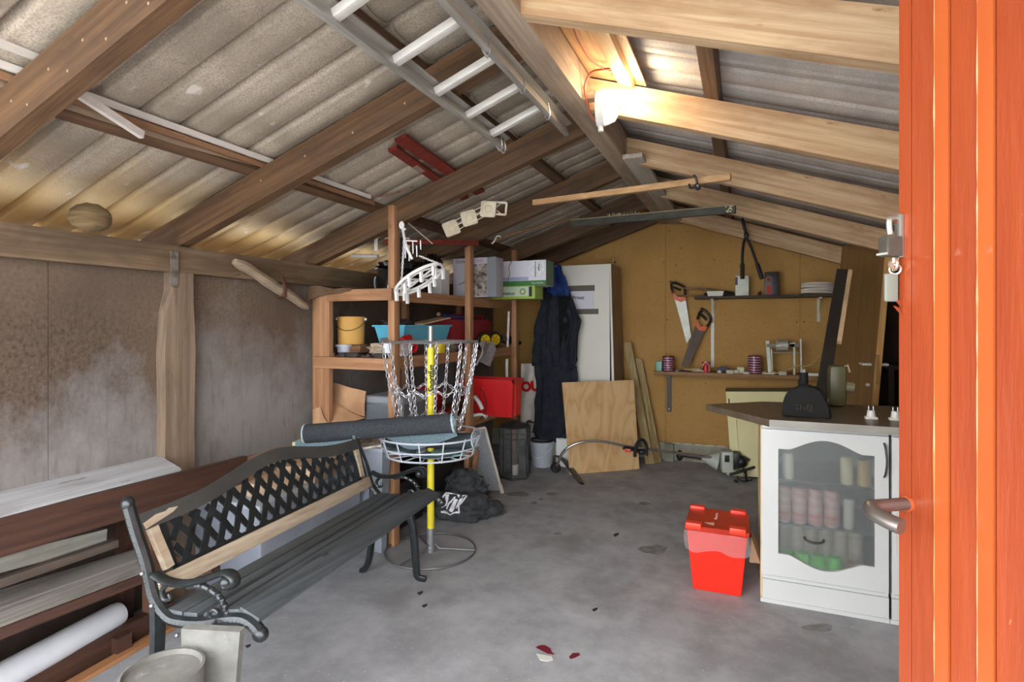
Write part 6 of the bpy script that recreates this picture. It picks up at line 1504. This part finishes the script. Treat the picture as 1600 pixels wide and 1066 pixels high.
# counter things
sp = thing('shovel_head', 'black embossed shovel blade standing on the countertop', 'shovel', (.27, 3.07, ZC))
p0, p1 = wz(1223, 650, ZC), wz(1292, 652, ZC); ex = (p1 - p0).normalized(); Ls = (p1 - p0).length
rw = [(-.00, 0, 0), (.0, 0, .02), (.02, .01, .085), (.055, .02, .115), (.11, .03, .128), (Ls - .09, .03, .120), (Ls - .03, .02, .10), (Ls - .015, .01, .07), (Ls, 0, .0)]
def sf(s_, t):
    x = s_ * (len(rw) - 1); i = min(int(x), len(rw) - 2); f = x - i; w_ = [rw[i][k] + (rw[i + 1][k] - rw[i][k]) * f for k in range(3)]
    return p0 + ex * w_[0] + V((0, .02 + .035 * t + w_[1] * .5 * t, max(.001, w_[2] * (t if True else 1)))) + V((0, -.03 * math.sin(PI * t) * .6, 0))
rbk = mat('black_rubber', (11, 10, 9), (17, 15, 13), sc=(20, 20, 20), rough=.8)
ol = [(1220, 649), (1224, 624), (1229, 614), (1240, 609), (1250, 603), (1264, 603), (1272, 609), (1284, 612), (1290, 622), (1292, 638), (1300, 657), (1292, 659), (1224, 652)]
b = MB(); b.prism([wy(u, v, 3.035) for u, v in ol], (0.012, .085, .002))
for v_ in b.bm.verts: v_.co.z = max(v_.co.z, ZC + .001)
bmesh.ops.bevel(b.bm, geom=[e for e in b.bm.edges], offset=.007, segments=3, affect='EDGES')
b.build('blade', rbk, sp)
sh_ = wy(1257, 612, 3.12); MB().tube([V((sh_.x, 3.12, ZC + .10)), V((sh_.x - .002, 3.13, ZC + .155)), V((sh_.x - .002, 3.14, ZC + .21))], [.03, .02, .02], 12).build('socket', rbk, sp)
text('SNEJ', .038, wy(1256, 637, 3.030), ex, (0, 0, 1), mat('emboss', (70, 64, 56), rough=.4), sp, ext=.004)
MB().ball(wy(1279, 652, 3.04) , .004, 1).build('rivet', whitem(), sp)
# leaning rail
lr = thing('leaning_rail', 'long black rail with bare wood side leaning from the counter to the back', 'rail', (.5, 3.9, ZC))
a, b_ = wy(1282, 632, 3.55), wy(1316, 424, 4.2); a.z = ZC + .012; ax_ = (b_ - a).normalized()
MB().beam(a, b_, .045, .065, up=(1, 0, .1), bev=.004).build('rail', mat('gloss_black', (46, 42, 38), (60, 54, 48), sc=(8, 8, 3), rough=.3), lr)
s0 = a.lerp(b_, .42)
MB().beam(s0 + V((.044, -.01, 0)), b_ + V((.044, -.01, 0)), .026, .024, up=(1, 0, .1)).build('wood_side', wood('rail_wood', (206, 170, 126), (222, 190, 148), 'Z'), lr, sm=0)
MB().beam(a + V((.028, -.02, 0)), a.lerp(b_, .30) + V((.028, -.02, 0)), .010, .012, up=(1, 0, .1)).build('chrome_edge', mat('bright_chrome', (222, 222, 222), rough=.1, metal=1), lr)
# green jerrycan
jc = thing('jerrycan', 'dusty green canister standing on the counter behind the leaning rail', 'canister', (.5, 3.75, ZC))
c = wz(1306, 634, ZC); c.z = ZC; c = V((.47, 3.58, ZC))
jl, jh = wy(1294, 570, 3.55), wy(1328, 634, 3.55)
MB().lohi((jl.x, 3.50, ZC + .001), (jh.x - .02, 3.62, jl.z), .03).build('tank', mat('dusty_green', (88, 86, 56), (112, 110, 76), sc=(5, 5, 2), rough=.45), jc)
MB().cyl((jh.x - .022, 3.55, ZC + .11), (jh.x + .02, 3.55, ZC + .105), .03, 18, .024).build('cap', mat('cap_grey', (150, 146, 118), rough=.4), jc)
MB().tube([(jh.x - .03, 3.55, jl.z - .01), (jh.x - .01, 3.55, jl.z + .0), (jh.x + .0, 3.55, jl.z - .04)], .005, 6).build('wire_clip', mat('clip_wire', (196, 190, 160), rough=.4), jc)
tag(MB().lathe(V((wy(1272, 625, 3.35).x, 3.35, ZC + .001)), [(0, 0), (.026, 0), (.022, .06), (.012, .095), (.0, .1)], 14, cap=False).build('copper_cone', mat('copper', (190, 130, 96), rough=.4)), 'small copper coloured cone between the shovel head and leaning rail', 'cone')
# plug adapters
def plug(c, lab):
    t = thing('plug_adapter', lab, 'plug adapter', c)
    MB().lohi(c + V((-.026, -.016, 0)), c + V((.026, .018, .012)), .004).lathe(c + V((0, 0, .012)), [(.019, 0), (.016, .022), (.017, .03), (0, .031)], 20, cap=False).build('body', mat('adapter_white', (232, 230, 222), rough=.35), t)
    for s_ in (-1, 1): MB().cyl(c + V((.0095 * s_, 0, .04)), c + V((.0095 * s_, 0, .062)), .0026, 8).build('pin', steel(), t)
plug(wz(1361, 655, ZC), 'left white plug adapter with upright pins on the countertop')
plug(wz(1399, 657, ZC), 'right white plug adapter with upright pins beside the orange door')

# red recycling bin ------------------------------------------------------------
rbx = thing('red_bin', 'bright red lidded plastic bin wrapped in a clear bag on the floor', 'bin', wz(1125, 900, 0))
f0, f1 = wz(1083, 921, 0), wz(1158, 934, 0); ex = (f1 - f0).normalized(); ey = V((-ex.y, ex.x, 0)); W = (f1 - f0).length; DP = .235; HB = .305
def rp(x, yv, z, k=0.0):                         # bin flares towards the top
    s_ = .028 * z / HB; return f0 + ex * (x * (W + 2 * s_) - s_) + ey * (yv * (DP + 2 * s_) - s_) + V((0, 0, z))
vr = mat('vivid_red', (240, 44, 22), rough=.35)
def shell(z0, z1, m, name, par, grow=0.0, cap=True):
    b = MB(); A_ = []
    for z in (z0, z1): A_.append([b.bm.verts.new(rp(x, y_, z) + (ex * (1 if x else -1) + ey * (1 if y_ else -1)) * grow) for x, y_ in ((0, 0), (1, 0), (1, 1), (0, 1))])
    for i in range(4): b.bm.faces.new((A_[0][i], A_[0][(i + 1) % 4], A_[1][(i + 1) % 4], A_[1][i]))
    if cap: b.bm.faces.new(A_[0][::-1]); b.bm.faces.new(A_[1])
    bmesh.ops.bevel(b.bm, geom=b.bm.edges[:], offset=.004, segments=2, affect='EDGES') if cap else None
    return b.build(name, m, par, sm=50)
shell(.002, HB, vr, 'body', rbx)
lid = shell(HB + .001, HB + .026, mat('lid_red', (206, 54, 34), (176, 44, 26), sc=(5, 5, 5), rough=.3), 'lid', rbx, .008)
for x, y_ in ((.12, .03), (.84, .03), (.12, .97), (.84, .97)):
    c = rp(x, y_, HB + .027); MB().box(c, (.075, .045, .03), Matrix.Rotation(math.atan2(ex.y, ex.x), 3, 'Z'), .006).build('clasp', mat('clasp_red', (250, 66, 38), rough=.35), lid)
text('Ressources', .022, rp(.47, .62, HB + .0285), ey, -ex, mat('pale_print', (240, 190, 170)), lid)
b = MB(); b.prism([rp(.28, .22, HB + .0275), rp(.45, .12, HB + .0275), rp(.45, .26, HB + .0275)], (0, 0, .001)).build('print', mat('pale_print', (240, 190, 170)), lid)
MB().ring(rp(.5, .03, HB + .03), .001, .001, 3, 3)
bg = mat('clear_film', (190, 182, 182), rough=.12, trans=.0, alpha=.26)
b = MB(); ring_ = [(x, 0) for x in [i / 14 for i in range(14)]] + [(1, y_) for y_ in [i / 12 for i in range(12)]] + [(1 - i / 14, 1) for i in range(14)] + [(0, 1 - i / 12) for i in range(12)]
n = len(ring_)
def bagp(s_, t):
    i = int(round(s_ * n)) % n; x, y_ = ring_[i]; z = HB + .004 - .095 * t - .012 * math.sin(i * .7) * t
    o = (ex * (x - .5) * 2 + ey * (y_ - .5) * 2).normalized() * (.013 + .010 * t + .006 * math.sin(i * 1.7 + t * 4))
    return rp(x, y_, z) + o
b.sheet(bagp, n, 8, 0).build('bag', bg, rbx, sm=80)
kc = mat('card_flap', (176, 142, 112), rough=.8)
MB().prism([rp(1.07, .1, HB - .01), rp(1.07, .5, HB - .02), rp(1.30, .55, HB - .12), rp(1.28, .2, HB - .14), rp(1.08, .1, HB - .13)], V((.003, .002, .004))).build('card_flap', kc, rbx, sm=0)
MB().box(rp(1.12, .35, .19), (.012, .07, .06), None, .003).build('side_label', mat('side_label', (190, 196, 214), rough=.4), rbx)
dr_ = MB()
for k in range(6):
    dr_.ball(rp(.32 + .09 * k + (.06 if k > 2 else 0), 1.07, HB + .012), .008, 1)
dr_.beam(rp(.25, 1.07, HB + .003), rp(.95, 1.07, HB + .003), .012, .012).build('hinge_row', mat('dark_hinge', (60, 66, 60), (170, 176, 166), sc=(60, 60, 60), rough=.4), rbx)

# floor stains, leaves ----------------------------------------------------------
def leaf(u, v, pts, m, lab, nm_='leaf'):
    b = MB(); P_ = [wz(u + x, v + y_, .0015) for x, y_ in pts]; b.prism(P_, (0, 0, .0015)); return tag(b.build(nm_, m, sm=0), lab, nm_.replace('_', ' '))
mar = mat('maroon_paint', (112, 30, 44), rough=.5)
leaf(850, 1016, [(-13, -4), (-6, -7), (2, -7), (10, -2), (12, 4), (17, 7), (6, 6), (-2, 2)], mar, 'curved maroon paint flake on the floor, left of two', 'paint_flake')
leaf(850, 1024, [(-12, -2), (0, 0), (12, 2), (14, 8), (4, 10), (-6, 8)], mat('white_flake', (214, 214, 208), rough=.6), 'whitish flake touching the left maroon flake', 'paint_flake')
leaf(897, 1025, [(-8, 2), (-2, -4), (8, -4), (9, -1), (2, 3), (-6, 5)], mar, 'small maroon paint flake on the floor, right of two', 'paint_flake')
dkf = mat('dark_litter', (40, 38, 36), rough=.8)
for i, (u, v, lb) in enumerate(((664, 947, 'dark leaf scrap on the floor in front of the far bench leg'), (657, 927, 'tiny dark scrap right below the far bench foot'), (930, 953, 'tiny dark speck in the middle of the floor'), (963, 836, 'dark speck on the floor left of the red bin'), (388, 1010, 'dark chip on the floor beneath the near bench seat'))):
    leaf(u, v, [(-5, 0), (-1, -2), (4, -3), (3, 0), (-2, 3)], dkf, lb, 'floor_scrap')
stm = mat('oil_stain', (112, 111, 109), (140, 139, 137), sc=(24, 24, 24), rough=.85, det=10)
stn = []
fl_ = MB()
for (u, v, a_, b_) in ((810, 772, 18, 4), (862, 772, 9, 2.2), (835, 786, 5, 2), (782, 801, 11, 4), (1006, 787, 9, 2.5), (845, 780, 4, 1.5), (1280, 981, 24, 6), (872, 834, 6, 2), (1022, 859, 22, 7)):
    if a_ > 22 or True:
        fl_.prism([wz(u + a_ * math.cos(t) * (1 + .2 * math.sin(3 * t + u)), v + b_ * math.sin(t) * (1 + .2 * math.cos(5 * t)), .0004) for t in [2 * PI * k / 18 for k in range(18)]], (0, 0, .0005))
struct(fl_.build('floor', stm, sm=0))['label'] = 'dark stains in the concrete floor'
# ================================================================ OPEN ORANGE DOOR (right foreground)
fw_ = V((-SA, CA, 0)); rt = V((CA, SA, 0))
Ed = EYE + fw_ * .935 + rt * .65; Ed.z = 0
wd_ = rt * .2 - fw_ * .98; wd_.normalize(); ndr = -rt * .98 - fw_ * .2; ndr.normalize()   # ndr: out of the seen face
LD = .92; ZD0, ZD1 = .03, 1.99
dr0 = thing('door_1', 'open orange painted board door', 'door', low(Ed, 0)); del dr0['label']; del dr0['category']; dr0['kind'] = 'structure'
orm = mat('orange_paint', (134, 54, 25), (152, 66, 30), sc=(12, 12, 1.2), rough=.34, det=7, c3=(120, 45, 22), sc3=(4, 4, 1.0), lo3=.55, hi3=.7, bump=.45, coat=.3, c4=(196, 110, 66), sc4=(55, 55, 30), lo4=.72, hi4=.75)
orl = mat('orange_batten_lit', (160, 75, 35), (172, 85, 40), sc=(10, 10, 1.5), rough=.25, det=7, coat=.3, c3=(156, 72, 34), sc3=(5, 5, 1), lo3=.6, hi3=.7)  # lighter orange: front light on the batten faces put into the colour
wrn = mat('worn_edge', (214, 160, 116), (190, 110, 62), sc=(30, 30, 9), rough=.4, lo=.4, hi=.55)
def dp(s_, o, z): return Ed + wd_ * s_ + ndr * o + V((0, 0, z))
def dbox(b, s0, s1, o0, o1, z0, z1):
    P_ = [dp(s0, o0, z0), dp(s1, o0, z0), dp(s1, o1, z0), dp(s0, o1, z0)]; return b.prism(P_, (0, 0, z1 - z0))
k = 0; s0 = 0.0
b = MB(); dbox(b, 0, LD, -.03, -.012, ZD0, ZD1); b.build('backing', orm, dr0, sm=0)
b = MB(); dbox(b, .0, .0225, -.012, .0, ZD0, ZD1); b.build('edge_board', orm, dr0, sm=0)
s0 = .0238
while s0 < LD - .02:
    e1 = min(s0 + .0415, LD); b = MB(); dbox(b, s0, e1, -.012, .0, ZD0, ZD1); b.build('board', orm, dr0, sm=0)
    e2 = min(e1 + .0405, LD)
    if e1 < LD - .01:
        b = MB(); dbox(b, e1, e1 + .022, -.012, .0035, ZD0, ZD1); b.build('batten', orl, dr0, sm=0)
        # rubbed paint along the arris
        b = MB(); n = 60; pts = [dp(e1 + .0002, .0036, ZD0 + (ZD1 - ZD0) * i / n) for i in range(n + 1)]
        b.tube(pts, [.0001 + .0022 * abs(noise.noise(V((i * .45, e1 * 40, 0)))) for i in range(n + 1)], 5).build('worn_arris', wrn, dr0)
        pts = [dp(e1 + .0236, .0002, ZD0 + (ZD1 - ZD0) * i / n) for i in range(n + 1)]
    s0 = e1 + .0238 + .0006
    s0 = e1 + .0245
# splinters at the free edge
for (u, v) in ((1400, 348), (1411, 470), (1408, 482)):
    p = Ed + V((0, 0, H + (Y0 - v) / F * .935)); MB().prism([p + ndr * .002, p + ndr * .012 + V((0, 0, .004)), p + wd_ * .004 + V((0, 0, -.012))], wd_ * .004).build('splinter', orm, dr0, sm=0)
# lever handle
def hz_(v): return H + (Y0 - v) / F * .92
hm2 = mat('satin_handle', (136, 128, 122), rough=.35, metal=.85)
zh = hz_(787)
b = MB().tube(curve([dp(.016, .0, zh), dp(.016, .03, zh), dp(.016, .062, zh), dp(.020, .074, zh - .001), dp(.034, .080, zh - .006), dp(.058, .078, zh - .010), dp(.075, .074, zh - .012)], 5), [.0105] * 12 + [.0125] * 19, 12); b.build('lever', hm2, dr0)
MB().cyl(dp(.016, .0, zh), dp(.016, .004, zh), .013, 24).build('rose', mat('rose_paint', (170, 76, 40), rough=.3), dr0)
MB().lohi(dp(-.001, .0, zh - .09) - V((.003, .003, 0)), dp(.0, .004, zh - .01)).build('latch_plate', mat('rust_plate', (120, 70, 46), rough=.7), dr0)
# hasp with padlock and key
hs = thing('padlock', 'grey padlock with keys and white key fob hanging from the orange door hasp', 'padlock', dp(0, .02, 1.42))
stl = mat('hasp_steel', (150, 146, 138), rough=.4, metal=.7)
z1_, z0_ = hz_(333), hz_(402)
MB().box(dp(.004, .004, (z1_ + z0_) / 2), (.012, .008, z1_ - z0_), Matrix((wd_, ndr, V((0, 0, 1)))).transposed(), .002).build('hasp', stl, dr0)
MB().tube(curve([dp(.002, .004, hz_(338)), dp(.002, .020, hz_(340)), dp(.002, .022, hz_(350)), dp(.002, .020, hz_(365))], 4), .0045, 8).build('shackle', stl, hs)
MB().box(dp(.002, .019, hz_(384)), (.020, .030, hz_(368) - hz_(400)), Matrix((wd_, ndr, V((0, 0, 1)))).transposed(), .003).build('lock_body', mat('padlock_grey', (84, 80, 72), (100, 96, 88), sc=(30, 30, 30), rough=.3, metal=.5), hs)
MB().box(dp(.0, .019, hz_(396)), (.0215, .031, .0035), Matrix((wd_, ndr, V((0, 0, 1)))).transposed()).build('lock_band', mat('lock_band', (160, 156, 148), rough=.3), hs)
MB().cyl(dp(.002, .012, hz_(402)), dp(.002, .012, hz_(410)), .004, 8).ring(dp(.002, .012, hz_(412)), .010, .0022, 20, 5, (1, .3, 0)).cyl(dp(-.002, .012, hz_(412)), dp(.003, .012, hz_(412)), .008, 14).ring(dp(.002, .010, hz_(420)), .008, .0018, 18, 5, (.3, 1, .2)).build('key', mat('key_steel', (196, 180, 160), rough=.25, metal=.7), hs)
fm_ = MB().box(dp(.002, .018, hz_(449)), (.006, .024, hz_(427) - hz_(471)), Matrix((wd_, ndr, V((0, 0, 1)))).transposed(), .0028); fm_.build('key_fob', mat('fob_grey', (120, 124, 114), rough=.4), hs)
MB().box(dp(-.0016, .018, hz_(446)), (.001, .016, .025), Matrix((wd_, ndr, V((0, 0, 1)))).transposed()).build('fob_label', mat('fob_white', (176, 176, 170), rough=.5), hs)
MB().cyl(dp(-.0018, .018, hz_(465)), dp(.001, .018, hz_(465)), .003, 10).build('fob_hole', blackm(), hs)

# ================================================================ LIGHT
w = bpy.data.worlds.new('overcast_sky'); S.world = w; w.use_nodes = True
nt = w.node_tree; bgn = nt.nodes['Background']; bgn.inputs['Color'].default_value = (.93, .96, 1.0, 1); bgn.inputs['Strength'].default_value = 1.0
S.view_settings.view_transform = 'Standard'; S.view_settings.look = 'None'; S.view_settings.gamma = 1; S.view_settings.use_curve_mapping = False
S.view_settings.exposure = 3.15
S.cycles.max_bounces = 10; S.cycles.diffuse_bounces = 7; S.cycles.transmission_bounces = 8; S.cycles.transparent_max_bounces = 8
S.cycles.use_denoising = True
